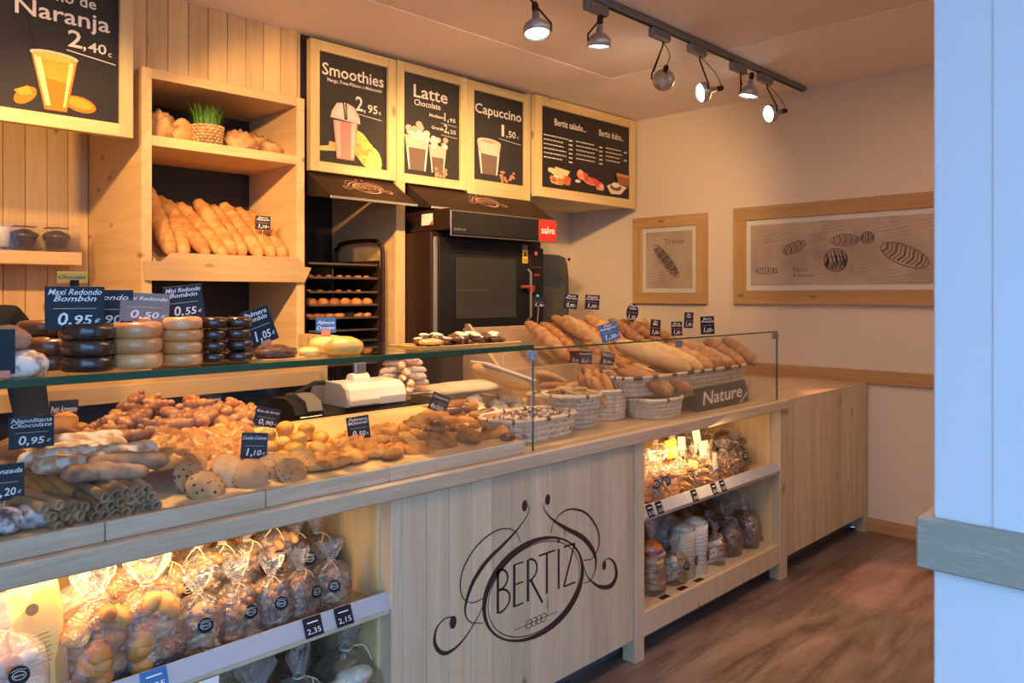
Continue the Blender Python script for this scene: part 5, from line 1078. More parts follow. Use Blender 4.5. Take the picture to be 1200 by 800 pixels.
rel(MB().box(3.50, 3.548, oy-.0262, oy-.0254, 1.788, 1.815, 0, .0004), 'grey_label', greymetal, ov)
tb = MB(); tb.prism([(3.508, oy-.0268, 1.745), (3.540, oy-.0268, 1.745), (3.524, oy-.0268, 1.775)], (0, .0006, 0)); [tb.box(3.506, 3.542, oy-.0268, oy-.0262, z, z+.003, 0, .0002) for z in (1.708, 1.716, 1.724)]
rel(tb, 'warning_print', inkm, ov)
# header box
hx0, hx1 = 2.81, 3.695; hy = 3.27
rel(MB().box(hx0, hx1, hy, 3.9, 1.865, 1.985, c=.003), 'header_box', brownmetal, ov)
rel(MB().box(hx0+.004, hx1-.18, hy-.004, hy, 1.842, 1.968, c=.001), 'header_front', blackp, ov)
rel(MB().box(hx1-.16, hx1, hy-.006, hy, 1.836, 1.968, c=.001), 'red_panel', red, ov)
rel(MB().box(hx0, hx1, hy-.007, hy-.001, 1.968, 1.974, 0, .001).box(hx0, hx1, hy-.007, hy-.001, 1.830, 1.836, 0, .001).box(hx0, hx0+.006, hy-.007, hy-.001, 1.83, 1.974, 0, .001), 'trim_edge', steel, ov)
tb = MB(); text(tb, 'salva', frameM((hx1-.08, hy-.0072, 1.885), (1, 0, 0), (0, 0, 1)), .062, .125, 0, .02); rel(tb, 'lettering', signw, ov)
tb = MB(); text(tb, 'kwik-co', frameM((hx0+.07, hy-.0052, 1.862), (1, 0, 0), (0, 0, 1)), .026, .09, .2, .01); rel(tb, 'model_lettering', greymetal, ov)
rel(MB().prism([(hx0-.002, 3.52, 1.90), (hx0-.002, 3.42, 1.90), (hx0-.002, 3.42, 1.965), (hx0-.002, 3.52, 1.965)], (.002, 0, 0)), 'side_label', paper, ov)
tb = MB(); tb.prism([(hx0-.0026, 3.42, 1.90), (hx0-.0026, 3.45, 1.90), (hx0-.0026, 3.42, 1.925)], (.0006, 0, 0)); rel(tb, 'label_corner', red, ov)
# grey covered rack right of the oven
cv = thing('covered_rack', 'tall rack under a dark grey cloth cover between oven and right wall', 'rack', (4.05, 3.9, 0))
mb = MB(); V = []; F = []; n = 40; prof = [(0, 1.02), (.4, 1.01), (.9, 1.0), (1.3, 1.0), (1.62, 1.0), (1.72, .985), (1.765, .94), (1.785, .8), (1.79, .0001)]
for (z, s) in prof:
    for k in range(n):
        a = 2*math.pi*k/n; e = 8; q = (abs(math.cos(a))**e+abs(math.sin(a))**e)**(-1/e); w_ = 1+.025*math.sin(9*a+z*2)*(z < 1.7)
        V.append((4.01+.235*s*q*math.cos(a)*w_, 3.86+.26*s*q*math.sin(a)*w_, z))
for i in range(len(prof)-1):
    for k in range(n): F.append((i*n+k, i*n+(k+1) % n, (i+1)*n+(k+1) % n, (i+1)*n+k))
mb.add(V, F); rel(mb, 'cloth_cover', cover, cv, smooth=True)
rel(MB().lathe([(.0001, -.014), (.014, 0), (.0001, .014)], 12, 0, Matrix.Translation((4.235, 3.62, 1.755))), 'knob', blackp, cv)
# ================================================================ tray rack
rk = thing('tray_rack', 'dark metal trolley rack of baking trays between bread shelves and oven', 'rack', (2.4, 3.95, 0))
rx0, rx1, ry0, ry1 = 2.15, 2.665, 3.70, 4.20
for x in (rx0, rx1):
    rel(MB().tube(smooth([(x, ry0, .02), (x, ry0, 1.0), (x, ry0, 1.70), (x, ry0+.03, 1.79), (x, ry0+.10, 1.82), (x, ry1-.10, 1.82), (x, ry1-.03, 1.79), (x, ry1, 1.70), (x, ry1, 1.0), (x, ry1, .02)], 4), .013, 8), 'side_loop', brownmetal, rk)
zs = [at(410, py, ry0).z for py in (311, 327, 343.5, 358.5, 373.5, 388, 401, 414, 428)]
rel(MB().box(rx0+.012, rx0+.02, ry0+.01, ry1-.01, .4, 1.7, 0, .001).box(rx1-.02, rx1-.012, ry0+.01, ry1-.01, .4, 1.7, 0, .001), 'runner', brownmetal, rk)
traym = plain('dark_baking_tray', (.30, .22, .17), .35, .8)
tbm = MB().box(-.225, .225, 0, .48, 0, .003, 0, .001).box(-.225, .225, 0, .004, 0, .012, 0, .001).box(-.225, -.221, 0, .48, 0, .012, 0, .001).box(.221, .225, 0, .48, 0, .012, 0, .001)
tm1 = tbm.mesh('baking_tray', traym); tm2 = tbm.mesh('baking_tray', steel)
ball = ball_me(.034, b_gold, 2, 1, .8, .06); crp = CR[0]; names = ['topmost', 'second', 'third', 'fourth', 'fifth', 'sixth', 'seventh', 'eighth', 'ninth']
for i, z in enumerate(zs):
    tag(obj('baking_tray', tm2 if i in (5, 6, 7) else tm1, None, (2.407, ry0, z)), '%s baking tray from the top of the tray rack' % names[i], 'tray', 'baking trays in the rack')
    if i == 3:
        for r in range(3):
            for k in range(6): tag(obj('bun', ball, None, (2.22+.073*k, ry0+.045+.1*r, z+.003)), ORD[k]+' round bun from the left in the %s row of the fourth rack tray' % ('front', 'middle', 'rear')[r], 'bun', 'buns on the fourth tray')
    elif i in (1, 2, 4):
        for r in range(3):
            for k in range(7):
                if rnd.random() < .85: tag(obj('small_pastry', crp if i == 4 else BRm[k % 3], None, (2.21+.063*k+jr(.006), ry0+.045+.09*r, z+.003), (0, 0, rnd.random()*6), .85 if i == 4 else (.42 if i == 2 else .5)), 'small baked pastry on the %s tray of the rack' % names[i], 'pastry', 'pastries on the %s tray' % names[i])
# ================================================================ goods in the wall unit
BG = [loaf_me(1, .088, .074, b_baguette, 2+i, 5, 7, .02, n=34, slant=1.6, sd=.16) for i in range(3)]
for (a, b_, k, lab) in [((166, 215), (200, 300), 0, 'baguette at the left end of the slanted shelf bin, foremost'), ((180, 232), (241, 300), 1, 'bright baguette second from the left in the shelf bin'), ((205, 240), (262, 302), 2, 'shaded baguette between the two bright left ones in the shelf bin'), ((228, 236), (273, 299), 0, 'bright baguette in the middle of the shelf bin'), ((246, 243), (284, 300), 1, 'shaded baguette right of the middle bright one'), ((258, 240), (303, 302), 2, 'bright baguette right of centre in the shelf bin'), ((275, 246), (318, 302), 0, 'crackled baguette under the 1,10 card'), ((288, 250), (336, 303), 1, 'dim baguette near the right end of the bin'), ((308, 254), (350, 305), 2, 'dim baguette at the right end of the bin'), ((196, 238), (215, 300), 2, 'shaded baguette behind the two left ones')]:
    A = at(*a, 4.05); B = at(*b_, 3.66); A.x = max(A.x, U0+.09); A.x = min(A.x, U1-.09); B.x = min(max(B.x, U0+.09), U1-.09)
    o = place2(BG[k], A-Vector((0, 0, .02)), B-Vector((0, 0, .02)), 'baguette'); o.scale = ((B-A).length, 1, 1); tag(o, lab, 'bread')
sign(308, 261, 3.70, .075, .070, ['Barra', 'Paisana'], '1,10', 'small dark price card 1,10 on a stick among the baguettes', card=maroon, yaw=-.1, roll=.03, foot=.10)
ZS = 2.2205
b_rustic = bread('rustic_crust', (.56, .33, .15), (.34, .16, .06), 16, .8, bump=1); rb1 = ball_me(.105, b_rustic, 3, .9, .95, .16, .10, nf=4); rb2 = ball_me(.085, b_rustic, 6, .95, .8, .15, .14, nf=4)
def shelfp(px, Y, me, lab, s=1, rot=(0, 0, 0), nm='round_loaf', dz=0):
    x = at(px, 160, Y).x; tag(obj(nm, me, None, (x, Y, ZS+dz), rot, s), lab, 'bread')
shelfp(186, 3.74, rb1, 'rugged crusty round loaf at the left end of the top shelf', .85)
shelfp(205, 3.86, rb1, 'dim round loaf standing behind the leaning oval loaf', .7)
tag(obj('oval_loaf', ball_me(.075, b_baguette, 4, .45, 1.05, .03), None, (at(212, 150, 3.72).x, 3.72, ZS), (.12, 0, .5), .95), 'smooth oval loaf standing on edge left of the grass pot', 'bread')
shelfp(281, 3.72, rb2, 'crackled round loaf right of the grass pot', .95)
shelfp(298, 3.86, rb2, 'dim round loaf behind the crackled one on the top shelf', 1.15)
shelfp(316, 3.76, rb2, 'dim small round loaf at the right end of the top shelf', .75)
x = at(243, 150, 3.71).x; gp = thing('potted_grass', 'wicker pot of green grass on the top shelf', 'plant', (x, 3.715, ZS))
mb = MB()
for r in range(7):
    V = []; F = []; N = 36
    for i in range(N):
        a = 2*math.pi*i/N
        for dz in (.05, .5, .95): z = (r+dz)*.0145; R = .066+.012*z/.1+.003*math.cos(math.pi*i+math.pi*r)+(.002 if dz == .5 else 0); V.append((R*math.cos(a), R*math.sin(a), z))
    for i in range(N): j = (i+1) % N; F += [(i*3, j*3, j*3+1, i*3+1), (i*3+1, j*3+1, j*3+2, i*3+2)]
    mb.add(V, F)
mb.build('wicker_pot', wickw, gp); MB().lathe([(.0001, .0), (.066, .0), (.074, .09), (.0001, .092)], 20).build('soil', plain('soil', (.03, .02, .012), .9), gp)
mb = MB()
for i in range(260):
    a = rnd.random()*6.28; r = .06*rnd.random()**.5; h = rnd.uniform(.06, .12); ln = rnd.uniform(.0, .05)*1.2; b0 = Vector((r*math.cos(a), r*math.sin(a), .09)); dr = Vector((math.cos(a+jr(.8)), math.sin(a+jr(.8)), 0))
    sd_ = Vector((-dr.y, dr.x, 0))*.0018; P0 = b0; P1 = b0+dr*ln*.4+Vector((0, 0, h*.6)); P2 = b0+dr*ln*1.2+Vector((0, 0, h)); mb.add([P0-sd_, P0+sd_, P1+sd_*.8, P1-sd_*.8, P2], [(0, 1, 2, 3), (3, 2, 4)])
g_ = mb.build('grass', grass, gp); g_['kind'] = 'stuff'
# ================================================================ niche shelf with chocolate muffins at the left
nx1 = at(95, 300, 4.12).x; zb_ = at(95, 311, 4.12).z
nb = thing('wall_shelf', 'small pine wall shelf with clear front guard at the left edge', 'shelf', (nx1-.3, 4.2, zb_))
rel(MB().box(-.35, nx1, 4.12, YB-.02, zb_, zb_+.018), 'bottom_board', PWX, nb); rel(MB().box(-.35, nx1, 4.105, 4.12, zb_, zb_+.062), 'front_board', PWX, nb)
rel(MB().box(nx1-.012, nx1, 4.12, YB-.02, zb_+.018, zb_+.16), 'end_guard', PERSP, nb); rel(MB().box(-.35, nx1-.01, 4.112, 4.116, zb_+.06, zb_+.19, c=.0005), 'front_guard', PERSP, nb)
rel(MB().box(-.35, nx1-.02, 4.13, 4.31, zb_+.075, zb_+.081), 'glass_shelf', GLASS, nb)
cm = thing('chocolate_muffin', 'dark chocolate muffin with star-shaped paper, left one on the wall shelf', 'muffin', (at(28, 285, 4.22).x, 4.22, zb_+.0815))
MB().lathe([(.0001, 0), (.040, 0), (.052, .045), (.050, .046)], 22, 0, None, lambda p, a: Vector((p.x*(1+.03*math.sin(11*a)), p.y*(1+.03*math.sin(11*a)), p.z))).build('paper_case', b_choc, cm)
obj('crown', ball_me(.060, b_choc, 3, 1, .55, .06), cm, (0, 0, .035))
MB().prism([((.055 if i % 2 else .030)*math.cos(i*math.pi/6), (.055 if i % 2 else .03)*math.sin(i*math.pi/6), .096) for i in range(12)], (0, 0, .006)).build('topping', b_choc, cm)
dup(cm, (at(66, 285, 4.22).x, 4.22, zb_+.0815), label='dark chocolate muffin with star-shaped paper, right one on the wall shelf')
for px, l in ((28, 'left'), (66, 'right')): dup(cm, (at(px, 285, 4.22).x, 4.22, zb_+.0185), (0, 0, 0), (1, 1, .5), 'low dark chocolate muffin under the clear shelf, %s one' % l)
tag(MB().lathe([(.0001, 0), (.035, 0), (.035, .09), (.033, .092), (.0001, .092)], 20, 0, Matrix.Translation((at(2, 285, 4.22).x, 4.22, zb_+.0815))).build('white_jar', white, None, True), 'white jar cut by the left edge beside the chocolate muffins', 'jar')
# ================================================================ bagged goods in the lit bays
def bag_me(W, D, H, seed, neck=.72, mat=PLAS, n=28, flare=.55):
    mb = MB(); V = []; F = []; prof = [(0, .80), (.02, .95), (.15, 1.0), (.35, 1.03), (.55, .92), (.66, .62), (neck, .20), (neck+.03, .17), (neck+.10, .34), (neck+.20, flare), (1.0, flare*1.05)]
    for (t, s) in prof:
        for k in range(n):
            a = 2*math.pi*k/n; e = 3.2 if t < .6 else 2; q = (abs(math.cos(a))**e+abs(math.sin(a))**e)**(-1/e)
            g = 1+.10*nz((math.cos(a)*1.5, math.sin(a)*1.5, t*4), 1.2, seed)+.05*nz((math.cos(a)*4, math.sin(a)*4, t*9), 1.3, seed)+(.16*math.sin(a*7+seed) if t > .6 else 0)
            V.append((W/2*s*q*math.cos(a)*g, D/2*s*q*math.sin(a)*g*(.55 if t > neck+.08 else 1), H*t+(.03*H*math.sin(3*a+seed) if t > .95 else 0)))
    for i in range(len(prof)-1):
        for k in range(n): F.append((i*n+k, i*n+(k+1) % n, (i+1)*n+(k+1) % n, (i+1)*n+k))
    F.append(tuple(range(n))[::-1]); mb.add(V, F); return mb.mesh('cellophane', mat, True)
tagm = None
def tag_mesh():
    mb = MB(); mb.lathe([(.0001, 0), (.020, 0), (.020, .0012), (.0001, .0014)], 22, 0, Matrix.Rotation(math.pi/2, 4, 'X'))
    return mb.mesh('round_tag', blackp)
def tagprint():
    mb = MB(); N = 26; P = [Vector((.0125*math.cos(2*math.pi*i/N), -.0018, .0085*math.sin(2*math.pi*i/N))) for i in range(N+1)]; mb.ribbon(P, .0011, Vector((0, 0, 0)))
    text(mb, 'BERTIZ', frameM((0, -.0019, -.0022), (1, 0, 0), (0, 0, 1)), .0055, .019); mb.ribbon([(-.014, -.0018, .010), (0, -.0018, .0135), (.014, -.0018, .010)], .0008, Vector((0, 0, 0)))
    return mb.mesh('tag_print', MATS['chalk_lettering'])
TM, TP = tag_mesh(), tagprint()
tie = MB().tube([(.014*math.cos(a), .012*math.sin(a), 0) for a in [i*.7 for i in range(9)]], .0016, 5, closed=False).mesh('raffia_tie', MATS['stick_wood'])
tail = MB().tube(smooth([(0, -.014, 0), (.01, -.03, -.01), (.02, -.036, -.03)], 4), .0012, 5).tube(smooth([(0, -.014, 0), (-.01, -.03, .0), (-.028, -.036, -.02)], 4), .0012, 5).mesh('raffia_end', MATS['stick_wood'])
def bag(nm, items, W, D, H, seed, fill=.52, n=14, mat=PLAS, base=None, isc=1, tagp=True, iname='roll', black_base=False, flat=False):
    t = thing(nm, '', 'bag', (0, 0, 0)); r = random.Random(seed)
    obj('cellophane', bag_me(W, D, H, seed, mat=mat), t)
    for k in range(n):
        z = H*fill*((k+.3)/n); a = r.random()*6.28; q = .27
        x = W*q*math.cos(a)*(1.05 if k % 2 else .6); y = -abs(D*q*math.sin(a)) if k % 4 else D*q*.5
        obj(iname, items[k % len(items)], t, (x, y, z), ((0 if flat else r.uniform(-.6, .6)), r.uniform(-.5, .5), r.random()*6), isc)
    if black_base: MB().box(-W*.47, W*.47, -D*.47, D*.47, 0, .022, 0, .004).build('black_tray', blackp, t)
    obj('raffia_tie', tie, t, (0, 0, H*.735), None, W*6.5); 
    if tagp:
        g = obj('round_tag', TM, t, (W*.05, -D*.56, H*.42), (-.12, r.uniform(-.2, .2), r.uniform(-.4, -.1)), .95); obj('tag_print', TP, g); obj('raffia_end', tail, t, (0, 0, H*.735))
    return t
rollb = ball_me(.030, b_gold, 3, 1.25, .8, .04); rollc = ball_me(.030, b_gold, 5, 1.1, .85, .05)
bsc = disc_me(.024, .010, b_plainc, 2, 1, .03); bsc2 = disc_me(.024, .010, b_cookie, 4, 1, .06); bsq = pillow_me(.05, .04, .016, b_puff, 3); bsn = loaf_me(.06, .022, .02, b_gold, 3, 3, 0, .1)
stk = loaf_me(.13, .011, .011, b_baguette, 4, 8, 0, .08, n=8, m=8); drk = ball_me(.026, b_milk, 3, 1, .8, .1); cre = loaf_me(.07, .028, .026, b_mer, 4, 3, 4, .1); crs = CR[2]
mauve = ball_me(.022, bread('glazed_nut_cluster', (.50, .24, .12), (.22, .08, .05), 50, .35, coat=.4), 3, 1, .8, .25, nf=5)
PR = {'rolls': bag('bag_of_rolls', [rollb, rollc], .17, .14, .27, 3, n=15, tagp=False, iname='bread_roll', black_base=True, isc=1.1, fill=.56),
 'biscuits': bag('bag_of_biscuits', [bsc, bsc2], .125, .10, .21, 5, n=22, iname='biscuit', isc=1.05),
 'squares': bag('bag_of_pastries', [bsq, crs], .13, .11, .22, 7, n=16, iname='pastry', isc=.95),
 'nuggets': bag('bag_of_nuggets', [bsn, mauve], .125, .10, .21, 9, n=26, iname='nugget'),
 'sticks': bag('bag_of_breadsticks', [stk], .16, .11, .21, 11, n=26, iname='breadstick', flat=True),
 'dark': bag('bag_of_chocolate_pastries', [drk, mauve], .13, .11, .21, 13, n=15, iname='pastry'),
 'pale': bag('bag_of_pale_buns', [rollc, cre], .14, .12, .24, 15, n=14, iname='bun', mat=PLASW, tagp=True),
 'cream': bag('bag_of_cream_fingers', [cre, bsc], .13, .11, .20, 17, n=16, iname='finger', tagp=True)}
used = set()
WORDS = {'rolls': 'clear bag of shiny golden rolls on a black base', 'biscuits': 'cellophane bag of round biscuits', 'squares': 'cellophane bag of golden puff pastries', 'nuggets': 'cellophane bag of brown nuggets', 'sticks': 'cellophane bag of thin breadsticks', 'dark': 'cellophane bag of dark chocolate pastries', 'pale': 'frosted bag of pale buns', 'cream': 'cellophane bag of cream-coloured fingers'}
def put(kind, px, Y, z, where, s=1, tilt=0, yaw=0):
    x = at(px, 600, Y).x; r = PR[kind]; lab = WORDS[kind]+', '+where
    lab = ' '.join(lab.split()[:16])
    if kind not in used:
        used.add(kind); r.location = (x, Y, z); r.rotation_euler = (tilt, 0, yaw); r.scale = (s,)*3; r['label'] = lab
    else: dup(r, (x, Y, z), (tilt, 0, yaw), s, lab)
M1 = .5905; M0 = .1885
# left bay, upper shelf
put('rolls', 109, 1.965, M1, 'second big roll bag from the left', 1.0, 0, .2)
put('rolls', 172, 1.965, M1, 'third big roll bag, left of the tagged bags', 1.02, 0, -.3)
put('biscuits', 232, 1.95, M1, 'first tagged bag right of the roll bags', 1.0, 0, -.2)
put('squares', 277, 1.95, M1, 'second tagged bag of the front row, upper shelf left bay', .95, 0, .1)
put('nuggets', 318, 1.95, M1, 'third tagged bag of the front row, upper shelf left bay', .95, 0, -.1)
put('nuggets', 352, 1.95, M1, 'fourth tagged bag of the front row, upper shelf left bay', .92, 0, .4)
put('biscuits', 388, 1.955, M1, 'front row right end, beside the left bay side wall', .92, 0, -.5)
for i, (k, px, Y, s, dz, w_) in enumerate([('pale', 95, 2.12, 1.0, .02, 'behind the second roll bag'), ('rolls', 150, 2.14, 1.02, .02, 'behind between the two big roll bags'), ('squares', 198, 2.10, 1.05, .03, 'back row over the third roll bag'), ('squares', 232, 2.10, 1.05, .05, 'back row above the first tagged bag'), ('biscuits', 262, 2.10, 1.05, .05, 'back row above the second tagged bag'), ('nuggets', 292, 2.08, 1.05, .05, 'back row between second and third tagged bags'), ('squares', 322, 2.10, 1.1, .05, 'back row above the third tagged bag'), ('dark', 348, 2.08, 1.05, .04, 'back row near the right, upper shelf left bay'), ('nuggets', 374, 2.08, 1.0, .03, 'back row right end, upper shelf left bay'), ('squares', 215, 2.28, 1.25, .02, 'rearmost, left of the middle'), ('squares', 268, 2.28, 1.25, .02, 'rearmost in the middle of the left bay'), ('nuggets', 318, 2.28, 1.3, .01, 'rearmost, right part of the left bay'), ('biscuits', 362, 2.28, 1.2, .0, 'rearmost at the right end of the left bay'), ('pale', 40, 2.16, 1.1, .0, 'behind the orange paper bag')]):
    put(k, px, Y, M1+dz, w_, s, -.05, (i % 3-1)*.4)
put('pale', 8, 1.96, M1, 'cut by the left edge of the photo', 1.05, 0, 0)
# orange paper bread bag
px_ = at(48, 730, 1.98).x; pb = thing('paper_bread_bag', 'tall orange paper loaf bag with window print leaning in the left bay', 'bag', (px_, 1.965, M1), (-.10, -.06, 0))
op = bread('orange_kraft', (.84, .50, .16), (.76, .42, .12), 6, .45, bump=.2)
mb = MB(); V = []; F = []
for (t, wv_, d) in ((0, .050, .034), (.03, .052, .036), (.5, .052, .036), (.85, .050, .028), (1, .048, .006)):
    for k in range(24): a = 2*math.pi*k/24; q = (abs(math.cos(a))**6+abs(math.sin(a))**6)**(-1/6); V.append((wv_*q*math.cos(a)*(1+.03*nz((a, t*3, 0), 1, 2)), d*q*math.sin(a), t*.28))
for i in range(4):
    for k in range(24): F.append((i*24+k, i*24+(k+1) % 24, (i+1)*24+(k+1) % 24, (i+1)*24+k))
F += [tuple(range(24))[::-1], tuple(96+k for k in range(24))]; mb.add(V, F); mb.build('paper_body', op, pb, True)
mb = MB()
for r in range(7): mb.ribbon([(-.020, -.0385, .155-.010*r), (.016+.004*(r % 2), -.0385, .157-.010*r)], .0022, Vector((0, 0, 0)))
mb.build('printed_lines', plain('brown_print', (.42, .22, .08), .6), pb)
MB().lathe([(.010, 0), (.013, 0), (.013, .001), (.010, .001)], 18, 0, Matrix.Translation((-.012, -.0375, .215)) @ Matrix.Rotation(math.pi/2, 4, 'X')).build('round_print', MATS['brown_print'], pb)
MB().box(-.05, .05, -.0385, -.037, .0, .035, 0, .0005).build('pink_band', plain('pink_print', (.74, .50, .52), .5), pb)
# left bay, lower shelf: only their tops reach the frame
for i, (k, px, Y, s, w_) in enumerate([('dark', 300, 1.98, 1.5, 'lower shelf left bay, leftmost in view'), ('cream', 350, 1.98, 1.55, 'lower shelf left bay, second in view'), ('cream', 405, 1.98, 1.75, 'lower shelf left bay, largest at the right end'), ('dark', 340, 2.2, 1.65, 'lower shelf left bay, back row'), ('cream', 395, 2.22, 1.7, 'lower shelf left bay, rear right'), ('dark', 250, 2.0, 1.4, 'lower shelf left bay, behind the white card')]):
    put(k, px, Y, M0, w_, s, 0, i*.7)
bc_ = thing('info_card', 'cream card hanging under the left shelf edge at the bottom of the photo', 'card', at(228, 812, 1.85), (0, 0, 0))
bc_.location.z = .52; MB().box(-.085, .06, -.001, .001, -.05, .045, 0, .0004).build('card', paper, bc_); tb = MB(); text(tb, 'Catálogo', frameM((0, -.0016, .025), (1, 0, 0), (0, 0, 1)), .018, .075, .3); tb.build('lettering', inkm, bc_)
# right bay, upper shelf
for i, (k, px, Y, s, w_) in enumerate([('sticks', 772, 1.96, 1.05, 'front left of the right bay, upper shelf'), ('sticks', 796, 1.96, 1.0, 'second at the front, upper shelf of the right bay'), ('sticks', 815, 1.96, .95, 'third at the front, upper shelf of the right bay'), ('biscuits', 832, 1.96, .95, 'fourth at the front, upper shelf of the right bay'), ('sticks', 847, 1.96, .9, 'fifth at the front, upper shelf of the right bay'), ('dark', 862, 1.98, 1.0, 'right end, upper shelf of the right bay'), ('nuggets', 872, 2.08, 1.1, 'behind the right end, upper shelf right bay'), ('squares', 770, 2.12, 1.2, 'back left, upper shelf of the right bay'), ('pale', 788, 2.14, 1.1, 'back row under the yellow card'), ('squares', 808, 2.12, 1.15, 'back row under the white cards'), ('biscuits', 828, 2.12, 1.2, 'back row right of the white cards'), ('nuggets', 850, 2.12, 1.2, 'back row near the right, upper shelf right bay'), ('squares', 762, 1.96, .95, 'hard against the left side, right bay'), ('nuggets', 800, 2.27, 1.3, 'rearmost middle, upper shelf right bay')]):
    put(k, px, Y, M1, w_, s, -.03, (i % 4-1.5)*.4)
for j, (px, py, Y, w_, h_, m_, ro, lab) in enumerate([(787, 526, 2.03, .075, .085, yel, -.06, 'yellow paper card stuck on the bags at the back left of the right bay'), (799, 519, 2.05, .06, .06, paper, .1, 'cream paper card touching the bay ceiling'), (817, 514, 2.02, .07, .095, paper, -.1, 'tall white paper card highest in the right bay'), (825, 527, 1.98, .07, .085, paper, -.05, 'white paper card right of the tallest one'), (812, 547, 1.92, .075, .06, plain('buff_card', (.78, .58, .26), .6), .3, 'buff paper card tilted at the front of the right bay'), (838, 540, 1.92, .045, .075, paper, .12, 'narrow white card leaning on a bag')]):
    t = thing('paper_card', lab, 'card', at(px, py, Y), (-.15, ro, -.15+.1*(j % 3))); MB().box(-w_/2, w_/2, -.0006, .0006, -h_/2, h_/2, 0, .0002).build('sheet', m_, t)
# right bay, lower shelf
for i, (k, px, Y, s, w_) in enumerate([('cream', 790, 1.965, 1.0, 'lower shelf, between the orange bag and the tubs'), ('cream', 838, 1.965, .95, 'lower shelf, right of the paper tubs'), ('dark', 852, 1.99, 1.15, 'lower shelf right bay, third from its right end'), ('dark', 872, 1.99, 1.25, 'lower shelf right bay, second from its right end'), ('nuggets', 892, 1.99, 1.35, 'lower shelf right bay, right end'), ('pale', 780, 2.15, 1.35, 'lower shelf right bay, back left'), ('cream', 808, 2.18, 1.45, 'lower shelf right bay, back behind the tubs'), ('dark', 832, 2.15, 1.45, 'lower shelf right bay, back middle'), ('pale', 852, 2.15, 1.45, 'lower shelf right bay, back right of the middle'), ('nuggets', 878, 2.15, 1.6, 'lower shelf right bay, rear right')]):
    put(k, px, Y, M0, w_, s, 0, i*.6)
def tub(px, Y, h, r, mat_, lab):
    x = at(px, 640, Y).x; t = thing('paper_tub', lab, 'tub', (x, Y, M0)); MB().lathe([(.0001, 0), (r*.95, 0), (r, h*.9), (r*.97, h), (r*.93, h*.97), (.0001, h*.95)], 26).build('tub_body', mat_, t, True)
    obj('contents', ball_me(r*.8, b_mer, 3, 1, .5, .2, nf=4), t, (0, 0, h*.93)); mb = MB()
    for q in range(8):
        P = [Vector(((r*.975+.0012)*math.sin(a), -(r*.975+.0012)*math.cos(a), h*(.82-.085*q)+.004*math.sin(3*a+q))) for a in [-.9+.15*i for i in range(13)]]
        V = [];  [V.extend((p+Vector((0, 0, .0012)), p-Vector((0, 0, .0012)))) for p in P]; mb.add(V, [(2*i, 2*i+1, 2*i+3, 2*i+2) for i in range(12)])
    mb.build('written_lines', MATS['brown_print'], t); g = obj('round_tag', TM, t, (r*.35, -r*1.0, h*.35), (0, 0, .3), 1.1); obj('tag_print', TP, g)
tub(797+4, 1.975, .22, .058, plain('kraft_tub', (.66, .58, .40), .6), 'buff round paper tub left of the white one on the lower shelf')
tub(815, 1.965, .235, .058, plain('white_tub', (.76, .72, .64), .6), 'white round paper tub on the lower shelf of the right bay')
x = at(765, 640, 1.96).x; t = thing('printed_bread_bag', 'orange and purple printed bag at the left of the lower right shelf', 'bag', (x, 1.965, M0)); obj('cellophane', bag_me(.12, .11, .32, 21), t)
for k in range(7): obj('slice', disc_me(.048, .022, b_plainc, k, 1, .05) if k == 0 else t.children[1].data, t, (jr(.01), jr(.01)-.005, .02+.024*k), (.2*(k % 2), 0, k))
obj('orange_label', ball_me(.052, plain('orange_film', (.80, .22, .05), .25), 3, .9, 1.0, .08), t, (0, 0, .15)); obj('purple_label', disc_me(.053, .03, plain('purple_film', (.20, .04, .16), .3), 3), t, (0, 0, .17))
for px, py in ((752+10, 700), (783, 690), (800, 680)):
    C = on(px, py-6, M0); tag(MB().box(-.03, .03, -.02, .02, 0, .0015, 0, .0004).build('shelf_card', navy, None, False, (C.x, 1.875+.012, M0), (0, 0, .0)), 'dark price card lying flat at the lower right shelf front', 'card', 'flat cards on the lower right shelf')
# ================================================================ person at the left edge, black top
pc_ = at(-8, 360, 2.95); bx, by_ = pc_.x-.14, 2.95
pe = thing('person', 'person in black top behind the counter, only one shoulder and arm inside the left edge', 'person', (bx, by_, 0))
def skinned(nm, J, E, mat, parent, sub=2):
    me = bpy.data.meshes.new(nm); me.from_pydata([j[0] for j in J], E, []); o = bpy.data.objects.new(nm, me); COL.objects.link(o); me.materials.append(mat)
    m = o.modifiers.new('s', 'SKIN'); 
    for i, j in enumerate(J): me.skin_vertices[0].data[i].radius = (j[1], j[1]*(j[2] if len(j) > 2 else 1)); me.skin_vertices[0].data[i].use_root = (i == 0)
    m.use_smooth_shade = True; s = o.modifiers.new('u', 'SUBSURF'); s.levels = s.render_levels = sub
    dg = bpy.context.evaluated_depsgraph_get(); me2 = bpy.data.meshes.new_from_object(o.evaluated_get(dg)); bpy.data.objects.remove(o); me2.materials.clear(); me2.materials.append(mat); me2.polygons.foreach_set('use_smooth', [True]*len(me2.polygons)); o2 = obj(nm, me2, parent); return o2
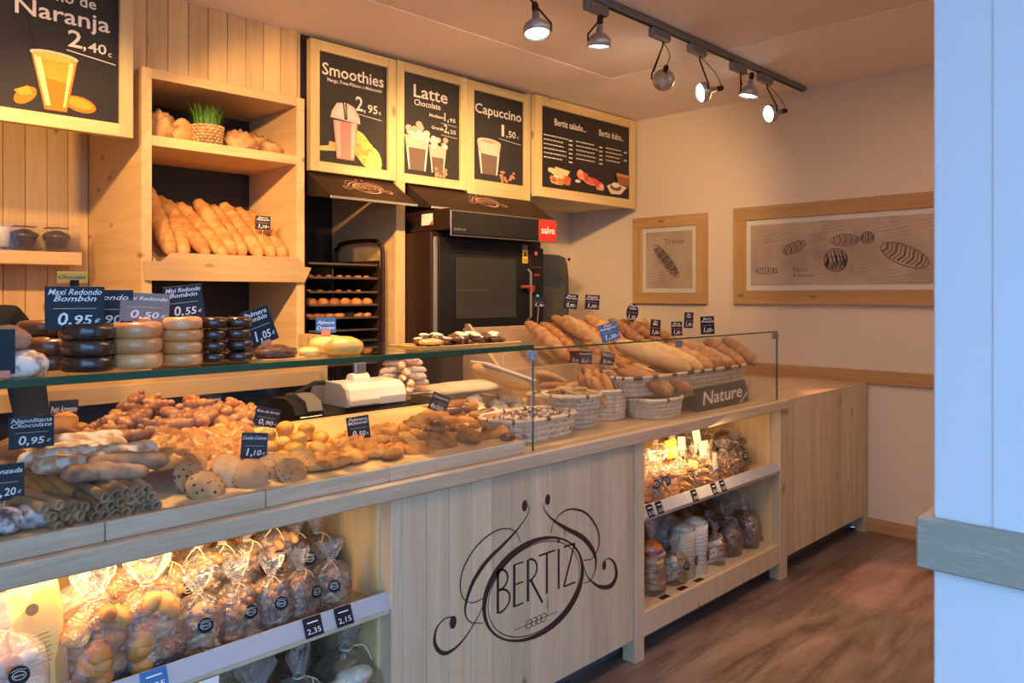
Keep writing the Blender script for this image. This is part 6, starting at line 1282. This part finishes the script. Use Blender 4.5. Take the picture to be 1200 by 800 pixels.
J = [((0, 0, .98), .15, .75), ((0, .0, 1.15), .135, .75), ((0, 0, 1.32), .15, .75), ((0, .01, 1.44), .10, .8), ((0, .0, 1.53), .055), ((-.02, -.01, 1.60), .085, 1.05), ((-.02, -.02, 1.70), .095, 1.1), ((-.02, -.01, 1.77), .06),
     ((.17, 0, 1.41), .060), ((.21, -.01, 1.36), .055), ((.24, -.02, 1.13), .045), ((.22, -.20, 1.02), .038), ((.19, -.30, 1.0), .03),
     ((-.17, 0, 1.41), .060), ((-.21, -.01, 1.36), .055), ((-.24, -.02, 1.13), .045), ((-.22, -.20, 1.02), .038), ((-.19, -.30, 1.0), .03),
     ((.09, 0, .88), .095), ((.10, 0, .50), .065), ((.10, .02, .10), .045), ((.10, -.12, .045), .04), ((-.09, 0, .88), .095), ((-.10, 0, .50), .065), ((-.10, .02, .10), .045), ((-.10, -.12, .045), .04)]
E_ = [(0, 1), (1, 2), (2, 3), (3, 4), (4, 5), (5, 6), (6, 7), (3, 8), (8, 9), (9, 10), (10, 11), (11, 12), (3, 13), (13, 14), (14, 15), (15, 16), (16, 17), (0, 18), (18, 19), (19, 20), (20, 21), (0, 22), (22, 23), (23, 24), (24, 25)]
skinned('body', J, E_, skin, pe)
Jt = [(Vector(j[0]), j[1]*1.13+.006, *(j[2:])) for j in J]
Jt = [((*j[0],), *j[1:]) for j in Jt]
top = [0, 1, 2, 3, 8, 9, 10, 11, 13, 14, 15, 16]; mp_ = {v: i for i, v in enumerate(top)}
skinned('black_top', [Jt[i] for i in top], [(mp_[a], mp_[b]) for a, b in E_ if a in mp_ and b in mp_], cloth, pe)
leg = [0, 18, 19, 20, 22, 23, 24]; mp_ = {v: i for i, v in enumerate(leg)}
skinned('trousers', [Jt[i] for i in leg], [(mp_[a], mp_[b]) for a, b in E_ if a in mp_ and b in mp_], cloth, pe)
obj('hair', ball_me(.108, hair, 3, 1.05, .8, .04), pe, (-.02, .02, 1.68))
for s in (1, -1):
    for k in range(5):
        P = [Vector((s*.185-s*.018*(k-2), -.30, 1.0)), Vector((s*.185-s*.020*(k-2), -.345, .995)), Vector((s*.185-s*.020*(k-2), -.375+.01*abs(k-2), .98))]
        if k == 4: P = [Vector((s*.15, -.29, 1.0)), Vector((s*.135, -.315, .99)), Vector((s*.13, -.335, .985))]
        MB().tube(P, [.009, .008, .006], 7).build('finger', skin, pe, True)
obj('nose', ball_me(.014, skin, 1), pe, (-.02, -.125, 1.67)); 
for s in (1, -1): obj('eye', ball_me(.011, signw, 1), pe, (-.02+s*.032, -.105, 1.70)); obj('ear', ball_me(.02, skin, 1, .5, 1.2), pe, (-.02+s*.095, -.01, 1.67))
MB().tube([(-.045, -.105, 1.63), (-.02, -.116, 1.627), (.005, -.105, 1.63)], .004, 6).build('mouth', plain('lips', (.5, .2, .18), .5), pe)
